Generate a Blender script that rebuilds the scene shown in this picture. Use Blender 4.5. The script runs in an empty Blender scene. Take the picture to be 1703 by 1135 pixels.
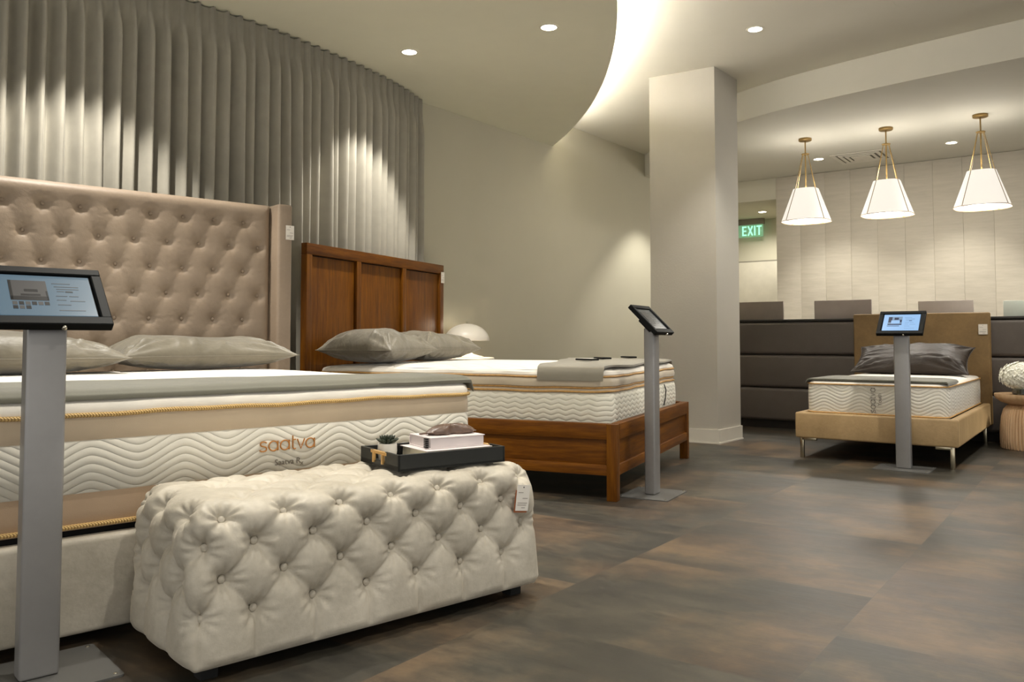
import bpy, bmesh, math, random
import numpy as np
from mathutils import Vector, Matrix

S = bpy.context.scene
COL = S.collection
random.seed(7)
RNG = np.random.RandomState(5)

# ------------------------------------------------------------------ camera, world, exposure
F_PX, TILT, HORIZON, EYE = 1380.0, 0.045, 565.0, 0.93
cd = bpy.data.cameras.new('camera')
cam = bpy.data.objects.new('camera', cd)
COL.objects.link(cam)
S.camera = cam
cd.sensor_fit = 'HORIZONTAL'
cd.sensor_width = 36.0
cd.lens = 36.0 * F_PX / 1703.0
cd.clip_start, cd.clip_end = 0.05, 100
cam.location = (0, 0, EYE)
cam.rotation_euler = (math.pi / 2 + math.atan(TILT), 0, 0)
cd.shift_y = -(567.5 - (HORIZON - F_PX * TILT)) / 1703.0

wd = bpy.data.worlds.new('world')
S.world = wd
wd.use_nodes = True
wd.node_tree.nodes['Background'].inputs[0].default_value = (1.0, 0.985, 0.95, 1)
wd.node_tree.nodes['Background'].inputs[1].default_value = 0.58

S.view_settings.view_transform = 'Standard'
S.view_settings.look = 'None'
S.view_settings.gamma = 1
S.view_settings.use_curve_mapping = False
S.view_settings.exposure = 1.1
try:
    S.cycles.max_bounces = 8
    S.cycles.diffuse_bounces = 5
    S.cycles.use_denoising = True
    S.cycles.sample_clamp_indirect = 6
except Exception:
    pass

Z_LOW, Z_HIGH = 3.11, 3.41
K = (Z_LOW - .93) / (3.07 - .93)      # plan scale of everything traced along the low ceiling
WARM = (1.0, 0.955, 0.87)

# ------------------------------------------------------------------ materials
def lin(c):
    return tuple((x / 255 / 12.92) if x / 255 <= 0.04045 else ((x / 255 + 0.055) / 1.055) ** 2.4 for x in c)

class NT:
    """small node-building helper"""
    def __init__(s, name):
        s.m = bpy.data.materials.new(name); s.m.use_nodes = True
        s.t = s.m.node_tree; s.b = s.t.nodes['Principled BSDF']
        s.co = None
    def n(s, typ, **kw):
        o = s.t.nodes.new(typ)
        for k, v in kw.items():
            setattr(o, k, v)
        return o
    def l(s, a, b):
        s.t.links.new(a, b)
    def obj(s):
        if s.co is None:
            s.co = s.n('ShaderNodeTexCoord')
        return s.co.outputs['Object']
    def math(s, op, a, b=None, clamp=False):
        o = s.n('ShaderNodeMath', operation=op, use_clamp=clamp)
        for i, v in enumerate((a, b)):
            if v is None: continue
            if isinstance(v, (int, float)): o.inputs[i].default_value = v
            else: s.l(v, o.inputs[i])
        return o.outputs[0]
    def noise(s, scale, detail=3, rough=.55, vec=None, stretch=None):
        o = s.n('ShaderNodeTexNoise'); o.inputs['Scale'].default_value = scale
        o.inputs['Detail'].default_value = detail; o.inputs['Roughness'].default_value = rough
        v = vec or s.obj()
        if stretch:
            mp = s.n('ShaderNodeMapping'); mp.inputs['Scale'].default_value = stretch
            s.l(v, mp.inputs[0]); v = mp.outputs[0]
        s.l(v, o.inputs['Vector'])
        return o.outputs[0]
    def ramp(s, fac, stops):
        r = s.n('ShaderNodeValToRGB')
        e = r.color_ramp.elements
        while len(e) < len(stops): e.new(0.5)
        for i, (p, c) in enumerate(stops):
            e[i].position = p; e[i].color = (*c, 1)
        s.l(fac, r.inputs[0])
        return r.outputs[0]
    def bump(s, h, dist, strength=1.0, chain=None):
        b = s.n('ShaderNodeBump'); b.inputs['Distance'].default_value = dist
        b.inputs['Strength'].default_value = strength
        s.l(h, b.inputs['Height'])
        if chain: s.l(chain, b.inputs['Normal'])
        return b.outputs[0]
    def set(s, **kw):
        for k, v in kw.items():
            i = s.b.inputs[k.replace('_', ' ')]
            if hasattr(v, 'is_linked') or isinstance(v, bpy.types.NodeSocket): s.l(v, i)
            else: i.default_value = (*v, 1) if isinstance(v, tuple) and len(v) == 3 else v
        return s

def screen(name, rgb, st):
    t = NT(name)
    t.set(Base_Color=(.004, .004, .004), Emission_Color=lin(rgb), Emission_Strength=st, Roughness=.25)
    return t.m

def plain(name, rgb, rough=.6, metal=0, var=.06, nscale=6, bump=0, bscale=80, sheen=0, coat=0):
    t = NT(name); c = lin(rgb)
    f = t.noise(nscale)
    lo = tuple(x * (1 - var) for x in c); hi = tuple(min(1, x * (1 + var)) for x in c)
    t.set(Base_Color=t.ramp(f, [(.3, lo), (.7, hi)]), Roughness=rough, Metallic=metal)
    if bump:
        t.set(Normal=t.bump(t.noise(bscale, 4), bump))
    if sheen:
        t.set(Sheen_Weight=sheen); t.b.inputs['Sheen Roughness'].default_value = .35
        t.b.inputs['Sheen Tint'].default_value = (*[min(1, x * 1.4 + .05) for x in c], 1)
    if coat:
        t.b.inputs['Coat Weight'].default_value = coat
    return t.m

def emit(name, rgb, st):
    t = NT(name); c = lin(rgb)
    t.set(Base_Color=tuple(.3 * x for x in c), Emission_Color=c, Emission_Strength=st, Roughness=.6)
    return t.m

def fabric(name, rgb, rough=.85, weave=900, var=.08, sheen=.3, bump=.0006, mott=5):
    t = NT(name); c = lin(rgb)
    f = t.noise(mott, 4)
    lo = tuple(x * (1 - var) for x in c); hi = tuple(min(1, x * (1 + var)) for x in c)
    t.set(Base_Color=t.ramp(f, [(.3, lo), (.7, hi)]), Roughness=rough, Sheen_Weight=sheen)
    t.b.inputs['Sheen Roughness'].default_value = .4
    b1 = t.bump(t.noise(weave, 2), bump)
    t.set(Normal=b1)
    return t.m

def velvet(name, rgb, lightrgb, sheen=.6, rough=.7, mott=4.0):
    t = NT(name); a, b = lin(rgb), lin(lightrgb)
    f = t.noise(mott, 5, .6)
    fine = t.noise(45, 3, .6)
    mix = t.math('ADD', t.math('MULTIPLY', f, .75), t.math('MULTIPLY', fine, .25))
    t.set(Base_Color=t.ramp(mix, [(.35, a), (.68, b)]), Roughness=rough, Sheen_Weight=sheen)
    t.b.inputs['Sheen Roughness'].default_value = .3
    t.b.inputs['Sheen Tint'].default_value = (*[min(1, x * 1.5) for x in b], 1)
    t.set(Normal=t.bump(t.noise(60, 4), .0012))
    return t.m

def quilt(name, rgb, period, amp, spacing, dist=.006, shape='sin', lo_rgb=None):
    """knitted ticking quilted in wavy channels; waves run round the sides of the mattress"""
    t = NT(name); c = lin(rgb)
    sp = t.n('ShaderNodeSeparateXYZ'); t.l(t.obj(), sp.inputs[0])
    s = t.math('ADD', sp.outputs[0], sp.outputs[1])
    a = t.math('MULTIPLY', s, 2 * math.pi / period)
    w = t.math('SINE', a)
    if shape == 'zig':
        w = t.math('MULTIPLY', t.math('ARCSINE', t.math('MULTIPLY', w, .97)), 2 / math.pi)
    else:
        w2 = t.math('MULTIPLY', t.math('SINE', t.math('MULTIPLY', a, .5)), .12)
        tri = t.math('MULTIPLY', t.math('ARCSINE', t.math('MULTIPLY', w, .96)), 2 / math.pi)
        w = t.math('ADD', t.math('MULTIPLY', t.math('ADD', w, tri), .52), w2)
    z = t.math('ADD', sp.outputs[2], t.math('MULTIPLY', w, amp))
    ch = t.math('ABSOLUTE', t.math('SINE', t.math('MULTIPLY', z, math.pi / spacing)))
    h = t.math('POWER', ch, .55)
    knit = t.noise(500, 2)
    nb = t.bump(h, dist, 1.0)
    nb = t.bump(knit, .0006, .6, nb)
    dark = tuple(x * .90 for x in c)
    t.set(Base_Color=t.ramp(h, [(0.0, dark), (.45, c)]), Roughness=.9, Normal=nb, Sheen_Weight=.15)
    return t.m

def quilt_top(name, rgb):
    t = NT(name); c = lin(rgb)
    sp = t.n('ShaderNodeSeparateXYZ'); t.l(t.obj(), sp.inputs[0])
    a = t.math('ADD', sp.outputs[0], sp.outputs[1]); b = t.math('SUBTRACT', sp.outputs[0], sp.outputs[1])
    k = math.pi / .24
    h = t.math('POWER', t.math('MULTIPLY', t.math('ABSOLUTE', t.math('SINE', t.math('MULTIPLY', a, k))),
                               t.math('ABSOLUTE', t.math('SINE', t.math('MULTIPLY', b, k)))), .4)
    nb = t.bump(h, .014); nb = t.bump(t.noise(400, 2), .0006, .6, nb)
    t.set(Base_Color=c, Roughness=.9, Normal=nb, Sheen_Weight=.2)
    return t.m

def wood(name, dark, mid, light, axis='z', rough=.46, scale=1.0):
    t = NT(name)
    st = {'z': (9, 9, .7), 'x': (.7, 9, 9), 'y': (9, .7, 9)}[axis]
    st = tuple(v * scale for v in st)
    f = t.noise(3.2, 6, .62, stretch=st)
    g = t.noise(14, 5, .7, stretch=st)
    mix = t.math('ADD', t.math('MULTIPLY', f, .7), t.math('MULTIPLY', g, .3))
    t.set(Base_Color=t.ramp(mix, [(.30, lin(dark)), (.5, lin(mid)), (.70, lin(light))]), Roughness=rough)
    t.set(Normal=t.bump(g, .0008))
    t.b.inputs['Specular IOR Level'].default_value = .22
    return t.m

MT = {}
MT['wall'] = plain('wall_paint', (188, 183, 163), .85, var=.015, nscale=2, bump=.0006, bscale=250)
MT['ceil'] = plain('ceiling_paint', (224, 220, 206), .9, var=.01, bump=.0005, bscale=200)
MT['soffit'] = plain('soffit_paint', (233, 231, 211), .9, var=.01, bump=.0005, bscale=200)
MT['column'] = plain('column_paint', (182, 177, 165), .8, var=.02, nscale=3, bump=.0010, bscale=60)
MT['beam'] = plain('beam_paint', (206, 202, 188), .85, var=.01)
MT['baseboard'] = plain('baseboard_paint', (206, 201, 188), .6, var=.02)
MT['curtain'] = fabric('curtain_linen', (158, 153, 140), .95, 500, .05, .15, .0008, 12)
MT['ottoman'] = velvet('ottoman_velvet', (168, 160, 144), (204, 196, 180), .5, .55, 3.0)
MT['hb1'] = velvet('headboard_velvet', (138, 121, 103), (151, 134, 115), .5, .55, 3.0)
MT['tanvelvet'] = velvet('camel_velvet', (112, 88, 50), (138, 110, 68), .55, .6, 3.0)
MT['tanrail'] = velvet('camel_velvet_rail', (152, 126, 86), (180, 152, 110), .55, .6, 3.5)
MT['quilt'] = quilt('wave_quilt', (216, 211, 197), .292, .032, .0258, .0036)
MT['quiltk'] = quilt('youth_wave_quilt', (224, 219, 206), .27, .028, .026, .0035)
MT['zig'] = quilt('zigzag_quilt', (222, 218, 202), .095, .0085, .030, shape='zig', dist=.0035)
MT['qtop'] = quilt_top('quilted_top', (238, 232, 222))
MT['white'] = fabric('white_ticking', (232, 226, 214), .9, 500)
MT['band'] = fabric('beige_border_band', (206, 187, 160), .75, 700, .05)
MT['bandlow'] = fabric('brown_border_band', (186, 160, 132), .75, 700, .05)
MT['pip'] = plain('gold_piping', (196, 152, 88), .55, var=.15, nscale=60, bump=.002, bscale=180)
MT['rope'] = None
MT['topper'] = fabric('topper_border_satin', (206, 192, 168), .55, 500, .08)
MT['grey_runner'] = fabric('grey_runner_cloth', (104, 102, 88), .7, 600, .08, .3)
MT['grey_throw'] = fabric('greige_throw_cloth', (136, 130, 115), .75, 600, .08, .3)
MT['black'] = plain('black_plastic', (8, 9, 8), .6, var=.1)
MT['blackgap'] = plain('black_lining', (12, 11, 10), .9, var=.1)
MT['steel'] = plain('silver_powder_coat', (150, 148, 146), .40, metal=.45, var=.03, nscale=20)
MT['base_steel'] = plain('base_plate_coat', (104, 103, 100), .42, metal=.4, var=.03)
MT['black'].node_tree.nodes['Principled BSDF'].inputs['Specular IOR Level'].default_value = .18
MT['chrome'] = plain('chrome', (220, 215, 200), .15, metal=1, var=.02)
MT['satin_leg'] = plain('satin_metal_leg', (190, 180, 155), .25, metal=1, var=.03)
MT['brass'] = plain('brushed_brass', (150, 124, 76), .42, metal=.7, var=.06, nscale=40)
MT['brasstrim'] = plain('brass_handle', (222, 178, 112), .3, metal=.5, var=.04)
MT['wood'] = wood('walnut_stain_vertical', (64, 33, 2), (98, 56, 4), (126, 77, 8), 'z')
MT['woodx'] = wood('walnut_stain_across', (68, 35, 3), (103, 59, 6), (132, 81, 12), 'x')
MT['woody'] = wood('walnut_stain_along', (68, 35, 3), (103, 59, 6), (132, 81, 12), 'y')
MT['oak'] = wood('pale_oak', (186, 150, 112), (208, 174, 136), (222, 192, 156), 'z', .5, .6)
MT['leather'] = plain('grey_brown_leatherette', (84, 76, 70), .5, var=.06, nscale=8, bump=.001, bscale=120)
MT['cap'] = plain('dark_cap', (42, 38, 34), .45, var=.05)
MT['toe'] = plain('dark_toe_kick', (34, 27, 22), .7)
MT['paper'] = plain('white_paper', (226, 220, 210), .8, var=.01)
MT['ink'] = plain('grey_ink', (150, 142, 134), .8)
MT['rust'] = plain('rust_card_back', (150, 84, 44), .7)
MT['orange'] = plain('orange_embroidery', (176, 116, 46), .6, var=.08, nscale=80)
MT['textgrey'] = plain('grey_embroidery', (104, 96, 84), .8)
MT['mask'] = plain('brown_satin', (96, 76, 64), .35, var=.12, nscale=12, sheen=.3)
MT['plant'] = plain('dark_succulent', (46, 54, 38), .55, var=.25, nscale=30)
MT['pot'] = plain('white_ceramic', (226, 222, 212), .35)
MT['marble'] = plain('white_stone', (222, 216, 206), .4)
MT['lamp'] = plain('white_enamel', (222, 216, 204), .35, var=.01)
MT['shadewhite'] = emit('lit_linen_shade', (255, 247, 234), .40)
MT['shadebottom'] = emit('lit_diffuser', (255, 242, 226), .40)
MT['lens'] = emit('downlight_lens', (255, 246, 228), 9.0)
MT['trimring'] = plain('downlight_trim', (225, 220, 205), .5)
MT['strip'] = emit('cove_strip', (255, 248, 238), 46.0)
MT['door'] = plain('door_paint', (196, 190, 174), .6)
MT['exitgreen'] = emit('exit_green', (150, 240, 190), .75)
MT['grille'] = plain('vent_metal', (214, 208, 194), .5)
MT['ventdark'] = plain('vent_dark', (128, 123, 110), .8)

def satin(name, a, b, rough=.4):
    t = NT(name)
    f = t.noise(5, 4)
    t.set(Base_Color=t.ramp(f, [(.3, lin(a)), (.7, lin(b))]), Roughness=rough, Sheen_Weight=.3)
    t.b.inputs['Specular IOR Level'].default_value = .35
    t.set(Normal=t.bump(t.noise(7, 3, stretch=(1, 2.2, 1)), .018, .7))
    return t.m
MT['satin'] = satin('taupe_satin', (104, 98, 84), (124, 117, 101), .46)
MT['satindark'] = satin('dark_taupe_satin', (30, 23, 16), (46, 35, 26), .5)
MT['satindark'].node_tree.nodes['Principled BSDF'].inputs['Sheen Weight'].default_value = 0

def glass(name, rgb, rough=.05):
    t = NT(name); t.set(Base_Color=lin(rgb), Roughness=rough, Transmission_Weight=1.0, IOR=1.45)
    if 'edge' in name: t.set(Emission_Color=lin((150, 200, 160)), Emission_Strength=.10)
    return t.m
MT['glass'] = glass('clear_glass', (240, 245, 240))
MT['exitglass'] = glass('edge_lit_acrylic', (190, 225, 205), .15)

def frost(name, rgb):
    t = NT(name); t.set(Base_Color=lin(rgb), Roughness=.55)
    return t.m
MT['div1'] = plain('divider_felt_brown', (134, 124, 114), .9)
MT['div2'] = plain('divider_felt_mauve', (160, 150, 144), .9)
MT['div3'] = plain('divider_felt_pale', (190, 180, 172), .9)
MT['div4'] = plain('divider_felt_white', (200, 206, 196), .9)

# rope piping: fine diagonal ribs
def rope():
    t = NT('gold_rope_piping')
    sp = t.n('ShaderNodeSeparateXYZ'); t.l(t.obj(), sp.inputs[0])
    s = t.math('ADD', t.math('ADD', sp.outputs[0], sp.outputs[1]), t.math('MULTIPLY', sp.outputs[2], .6))
    h = t.math('ABSOLUTE', t.math('SINE', t.math('MULTIPLY', s, math.pi / .0085)))
    t.set(Base_Color=t.ramp(h, [(0, lin((150, 104, 48))), (.6, lin((226, 190, 124)))]), Roughness=.6,
          Normal=t.bump(h, .003))
    return t.m
MT['rope'] = rope()

# floor: large vinyl slabs, each with its own cloudy rust-and-slate pattern
UA, VA = np.array([.81, -.586]), np.array([.586, .81])
def floor_mat():
    t = NT('slate_vinyl_floor')
    mp = t.n('ShaderNodeMapping'); t.l(t.obj(), mp.inputs[0])
    ang = math.atan2(.586, .81)
    mp.inputs['Rotation'].default_value = (0, 0, ang)
    mp.inputs['Location'].default_value = (.727, .12, 0)
    sp = t.n('ShaderNodeSeparateXYZ'); t.l(mp.outputs[0], sp.inputs[0])
    T = .954
    ix = t.math('FLOOR', t.math('DIVIDE', sp.outputs[0], T))
    yy = t.math('ADD', sp.outputs[1], t.math('MULTIPLY', t.math('MODULO', t.math('ABSOLUTE', ix), 2), T * .5))
    iy = t.math('FLOOR', t.math('DIVIDE', yy, T))
    cb = t.n('ShaderNodeCombineXYZ'); t.l(ix, cb.inputs[0]); t.l(iy, cb.inputs[1])
    wn = t.n('ShaderNodeTexWhiteNoise'); t.l(cb.outputs[0], wn.inputs['Vector'])
    va = t.n('ShaderNodeVectorMath', operation='SCALE'); t.l(wn.outputs['Color'], va.inputs[0]); va.inputs['Scale'].default_value = 30
    ad = t.n('ShaderNodeVectorMath', operation='ADD'); t.l(mp.outputs[0], ad.inputs[0]); t.l(va.outputs[0], ad.inputs[1])
    big = t.noise(1.7, 9, .68, vec=ad.outputs[0], stretch=(1, 1.0, 1))
    med = t.noise(7, 8, .72, vec=ad.outputs[0], stretch=(.5, 2.0, 1))
    hue = t.noise(1.1, 3, .5, vec=ad.outputs[0])
    mix = t.math('ADD', t.math('MULTIPLY', big, .62), t.math('MULTIPLY', med, .38))
    slate = t.ramp(mix, [(.38, lin((36, 34, 29))), (.5, lin((53, 50, 42))), (.62, lin((74, 69, 57)))])
    rust = t.ramp(mix, [(.38, lin((46, 37, 29))), (.5, lin((74, 59, 44))), (.62, lin((102, 84, 62)))])
    mx = t.n('ShaderNodeMix', data_type='RGBA')
    t.l(t.ramp(t.math('ADD', t.math('MULTIPLY', hue, .6), t.math('MULTIPLY', big, .4)), [(.46, (0, 0, 0)), (.57, (1, 1, 1))]), mx.inputs[0])
    t.l(slate, mx.inputs[6]); t.l(rust, mx.inputs[7])
    # joints
    def edge(v):
        f = t.math('FRACT', t.math('DIVIDE', v, T))
        return t.math('MINIMUM', f, t.math('SUBTRACT', 1.0, f))
    e = t.math('MINIMUM', edge(sp.outputs[0]), edge(yy))
    j = t.math('GREATER_THAN', e, .0010)
    m2 = t.n('ShaderNodeMix', data_type='RGBA')
    t.l(j, m2.inputs[0]); m2.inputs[6].default_value = (*lin((58, 52, 44)), 1); t.l(mx.outputs[2], m2.inputs[7])
    t.set(Base_Color=m2.outputs[2], Roughness=t.math('ADD', .34, t.math('MULTIPLY', med, .22)),
          Normal=t.bump(med, .0012))
    return t.m
MT['floor'] = floor_mat()

def panel_mat():
    t = NT('padded_wallcovering')
    f = t.noise(3, 5, .6, stretch=(1, 1, 7))
    g = t.noise(120, 3, .6, stretch=(1, 1, 3))
    c = t.ramp(f, [(.3, lin((178, 170, 154))), (.7, lin((190, 182, 166)))])
    t.set(Base_Color=c, Roughness=.8, Normal=t.bump(f, .006, .5, t.bump(g, .001)))
    return t.m
MT['panel'] = panel_mat()

# ------------------------------------------------------------------ mesh helpers
def empty(name, label, cat, loc=(0, 0, 0), rz=0.0, group=None, rot=None):
    o = bpy.data.objects.new(name, None); COL.objects.link(o)
    o.empty_display_size = .1
    o.location = loc; o.rotation_euler = rot or (0, 0, rz)
    tag(o, label, cat, group)
    return o

def tag(o, label, cat, group=None):
    o['label'] = label; o['category'] = cat
    if group: o['group'] = group
    return o

def structure(o):
    o['kind'] = 'structure'
    return o

class MB:
    def __init__(s):
        s.v = []; s.f = []; s.mi = []
    def add(s, verts, faces, mi=0):
        k = len(s.v)
        s.v.extend([tuple(p) for p in verts])
        s.f.extend([tuple(i + k for i in f) for f in faces])
        s.mi.extend([mi] * len(faces))
        return s
    def bm(s, b, mi=0, M=None):
        if M is not None: b.transform(M)
        b.verts.ensure_lookup_table(); b.verts.index_update()
        s.add([v.co[:] for v in b.verts], [[v.index for v in f.verts] for f in b.faces], mi)
        b.free(); return s
    def box(s, x0, x1, y0, y1, z0, z1, bev=0.0, seg=2, mi=0, M=None):
        b = bmesh.new()
        bmesh.ops.create_cube(b, size=1)
        for v in b.verts:
            v.co = Vector(((x0 + x1) / 2 + v.co.x * (x1 - x0), (y0 + y1) / 2 + v.co.y * (y1 - y0), (z0 + z1) / 2 + v.co.z * (z1 - z0)))
        if bev > 0:
            bmesh.ops.bevel(b, geom=list(b.edges), offset=bev, segments=seg, profile=.5, affect='EDGES')
        return s.bm(b, mi, M)
    def prism(s, pts, z0, z1, mi=0, M=None):
        n = len(pts)
        vs = [(x, y, z0) for x, y in pts] + [(x, y, z1) for x, y in pts]
        fs = [list(range(n))[::-1], list(range(n, 2 * n))] + [[i, (i + 1) % n, n + (i + 1) % n, n + i] for i in range(n)]
        if M is not None: vs = [M @ Vector(p) for p in vs]
        return s.add(vs, fs, mi)
    def lathe(s, prof, seg=32, c=(0, 0), mi=0, M=None, capt=True, capb=True, sq=None):
        vs = []; fs = []
        for r, z in prof:
            for i in range(seg):
                a = 2 * math.pi * i / seg
                ca, sa = math.cos(a), math.sin(a)
                k = 1.0
                if sq: k = (abs(ca) ** sq + abs(sa) ** sq) ** (-1 / sq)
                vs.append((c[0] + r * k * ca, c[1] + r * k * sa, z))
        for j in range(len(prof) - 1):
            for i in range(seg):
                i2 = (i + 1) % seg
                fs.append((j * seg + i, j * seg + i2, (j + 1) * seg + i2, (j + 1) * seg + i))
        if capb: fs.append(tuple(range(seg))[::-1])
        if capt: fs.append(tuple((len(prof) - 1) * seg + i for i in range(seg)))
        if M is not None: vs = [M @ Vector(p) for p in vs]
        return s.add(vs, fs, mi)
    def tube(s, pts, r, seg=8, mi=0, closed=False):
        pts = [Vector(p) for p in pts]; n = len(pts)
        rs = r if isinstance(r, (list, tuple)) else [r] * n
        vs = []; fs = []
        prev = None
        for i, p in enumerate(pts):
            if closed: d = pts[(i + 1) % n] - pts[i - 1]
            else: d = pts[min(i + 1, n - 1)] - pts[max(i - 1, 0)]
            d.normalize()
            if prev is None:
                up = Vector((0, 0, 1)) if abs(d.z) < .9 else Vector((1, 0, 0))
                a = d.cross(up).normalized()
            else:
                a = (prev - d * prev.dot(d)).normalized()
            prev = a; b = d.cross(a)
            for k in range(seg):
                t = 2 * math.pi * k / seg
                vs.append(p + (a * math.cos(t) + b * math.sin(t)) * rs[i])
        m = n if closed else n - 1
        for i in range(m):
            j = (i + 1) % n
            for k in range(seg):
                k2 = (k + 1) % seg
                fs.append((i * seg + k, i * seg + k2, j * seg + k2, j * seg + k))
        if not closed:
            fs.append(tuple(range(seg))[::-1]); fs.append(tuple((n - 1) * seg + k for k in range(seg)))
        return s.add(vs, fs, mi)
    def build(s, name, mats, parent=None, smooth=40, loc=None, rot=None):
        me = bpy.data.meshes.new(name)
        me.from_pydata([tuple(v) for v in s.v], [], s.f)
        if not isinstance(mats, (list, tuple)): mats = [mats]
        for m in mats: me.materials.append(m)
        if len(mats) > 1: me.polygons.foreach_set('material_index', s.mi)
        b = bmesh.new(); b.from_mesh(me); bmesh.ops.recalc_face_normals(b, faces=b.faces); b.to_mesh(me); b.free()
        if smooth:
            me.polygons.foreach_set('use_smooth', [True] * len(me.polygons))
            me.set_sharp_from_angle(angle=math.radians(smooth))
        o = bpy.data.objects.new(name, me); COL.objects.link(o)
        if parent is not None: o.parent = parent
        if loc is not None: o.location = loc
        if rot is not None: o.rotation_euler = rot
        return o

def grid_faces(nu, nv, wrap=False):
    i, j = np.meshgrid(np.arange(nu if wrap else nu - 1), np.arange(nv - 1), indexing='ij')
    i2 = (i + 1) % nu
    return np.stack([i * nv + j, i2 * nv + j, i2 * nv + j + 1, i * nv + j + 1], -1).reshape(-1, 4).tolist()

def copy_tree(o, parent=None):
    c = o.copy(); COL.objects.link(c)
    if parent is not None: c.parent = parent
    for ch in list(o.children): copy_tree(ch, c)
    return c

def hsh(a, k=0):
    return (math.sin(a * 127.1 + k * 311.7) * 43758.5453) % 1.0

# ================================================================== THE SETTING
# wall on the left: follows the curtain, then runs straight towards the back
CURT = [(-3.95, 3.25), (-3.55, 3.66), (-3.0, 4.17), (-2.45, 4.69), (-1.951, 5.141), (-1.648, 5.519), (-1.381, 5.931), (-1.076, 6.465), (-.90, 6.87), (-.768, 7.30)]
CURT = [(x * K - .066, y * K + .041) for x, y in CURT]
def spline(pts, per=24):
    P = [np.array(p) for p in pts]; P = [2 * P[0] - P[1]] + P + [2 * P[-1] - P[-2]]
    out = []
    for i in range(1, len(P) - 2):
        for k in range(per):
            t = k / per
            a, b, c, d = P[i - 1], P[i], P[i + 1], P[i + 2]
            out.append(.5 * ((2 * b) + (-a + c) * t + (2 * a - 5 * b + 4 * c - d) * t * t + (-a + 3 * b - 3 * c + d) * t ** 3))
    out.append(P[-2]); return np.array(out)
cs = spline(CURT, 30)
def offset_path(p, d):
    t = np.gradient(p, axis=0); t /= np.linalg.norm(t, axis=1)[:, None]
    return p + np.stack([-t[:, 1], t[:, 0]], 1) * d
wl = offset_path(cs, .13)[::10]
WALL_L = [(-5.2, 2.0)] + [tuple(p) for p in wl[:-1]] + [(-.83, 7.56)] + [(x * K, y * K) for x, y in [(-.744, 7.491), (.449, 9.10), (1.78, 10.87), (2.4, 11.68), (4.0, 13.78)]]
def wall_strip(path, z0, z1, th, side=1):
    p = np.array(path, float)
    q = offset_path(p, th * side)
    poly = [tuple(a) for a in p] + [tuple(a) for a in q[::-1]]
    m = MB(); n = len(p)
    vs = [(x, y, z0) for x, y in poly] + [(x, y, z1) for x, y in poly]
    N = 2 * n; fs = [(i, (i + 1) % N, N + (i + 1) % N, N + i) for i in range(N)]
    for i in range(n - 1):
        a, b, c, d = i, i + 1, N - 2 - i, N - 1 - i
        fs.append((a, b, c, d)); fs.append((N + a, N + b, N + c, N + d))
    m.add(vs, fs); return m
structure(wall_strip(WALL_L, 0, Z_HIGH, .12).build('wall_left', MT['wall'], smooth=50))

fl = MB(); fl.box(-9, 13, -4, 17, -.1, 0)
structure(fl.build('floor', MT['floor'], smooth=0))
cl = MB(); cl.box(-9, 13, -4, 17, Z_HIGH, Z_HIGH + .1)
structure(cl.build('ceiling', MT['ceil'], smooth=0))

# low curved soffit over the beds, with a light cove on its edge
EDGE = [(.449, 9.11), (.61, 8.35), (.715, 7.57), (.757, 6.883), (.757, 6.306), (.735, 5.817), (.70, 5.429), (.655, 5.10), (.55, 4.5), (.38, 3.85), (.1, 3.1), (-.35, 2.4), (-1.0, 1.75), (-1.9, 1.2), (-3.2, .8), (-5.2, .6)]
EDGE = [(x * K, y * K) for x, y in EDGE]
es = spline(EDGE, 10)
poly = [tuple(p) for p in es] + [(-5.25, 2.0)] + [(x - .05, y + .03) for x, y in WALL_L[1:-3]] + [WALL_L[-3]][:0]
m = MB(); m.prism(poly, Z_LOW, Z_LOW + .075)
structure(m.build('ceiling_soffit', MT['soffit'], smooth=0))
inner = offset_path(es, -.07) if True else es
m = MB(); m.tube([(p[0], p[1], Z_LOW + .09) for p in inner[1:130]], .013, 6)
st = m.build('cove_light_strip', MT['strip'])
tag(st, 'warm strip light hidden on the edge of the curved left ceiling', 'light')

# low ceiling over the back of the shop, curved edge starting behind the column
E2 = [(1.70, 11.1), (1.80, 10.5), (1.90, 9.7), (2.03, 8.9), (2.15, 8.32), (2.25, 8.05), (2.5, 7.66), (2.76, 7.34), (3.155, 6.91), (3.53, 6.53), (3.88, 6.2), (4.6, 5.55), (6.0, 4.4), (8.0, 2.9), (11.0, 1.0)]
E2 = [(x * K, y * K) for x, y in E2]
e2 = spline(E2, 8)
m = MB(); m.prism([tuple(p) for p in e2] + [(12.9, 16.9), (6.2, 16.9)], Z_LOW, Z_HIGH - .002)
structure(m.build('ceiling_low', MT['beam'], smooth=30))

# back wall with padded panels, header and corridor beyond
PW = np.array([3.493, 10.904]) * K
AP = math.atan2(-.586, .81)
def L2W(o, a, b): return o + a * UA + b * VA
m = MB()
m.box(0, 6.5, .03, .16, 0, Z_LOW)
structure(m.build('wall_back', MT['wall'], smooth=0, loc=(PW[0], PW[1], 0), rot=(0, 0, AP)))
proto = MB(); proto.box(.0005, .3175, 0, .035, .02, Z_LOW - .004, .003, 2)
wp = proto.build('wall_panel', MT['panel'])
for i in range(16):
    o = wp if i == 0 else wp.copy()
    if i: COL.objects.link(o)
    p = L2W(PW, i * .318, -.006)
    o.location = (p[0], p[1], 0); o.rotation_euler = (0, 0, AP)
    order = ['first', 'second', 'third', 'fourth', 'fifth', 'sixth', 'seventh', 'eighth', 'ninth', 'tenth', 'eleventh', 'twelfth', 'thirteenth', 'fourteenth', 'fifteenth', 'sixteenth'][i]
    tag(o, 'tall pale padded wall panel, %s from the corridor opening with the exit sign' % order, 'wall panel', 'padded panels on the back wall')
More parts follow.
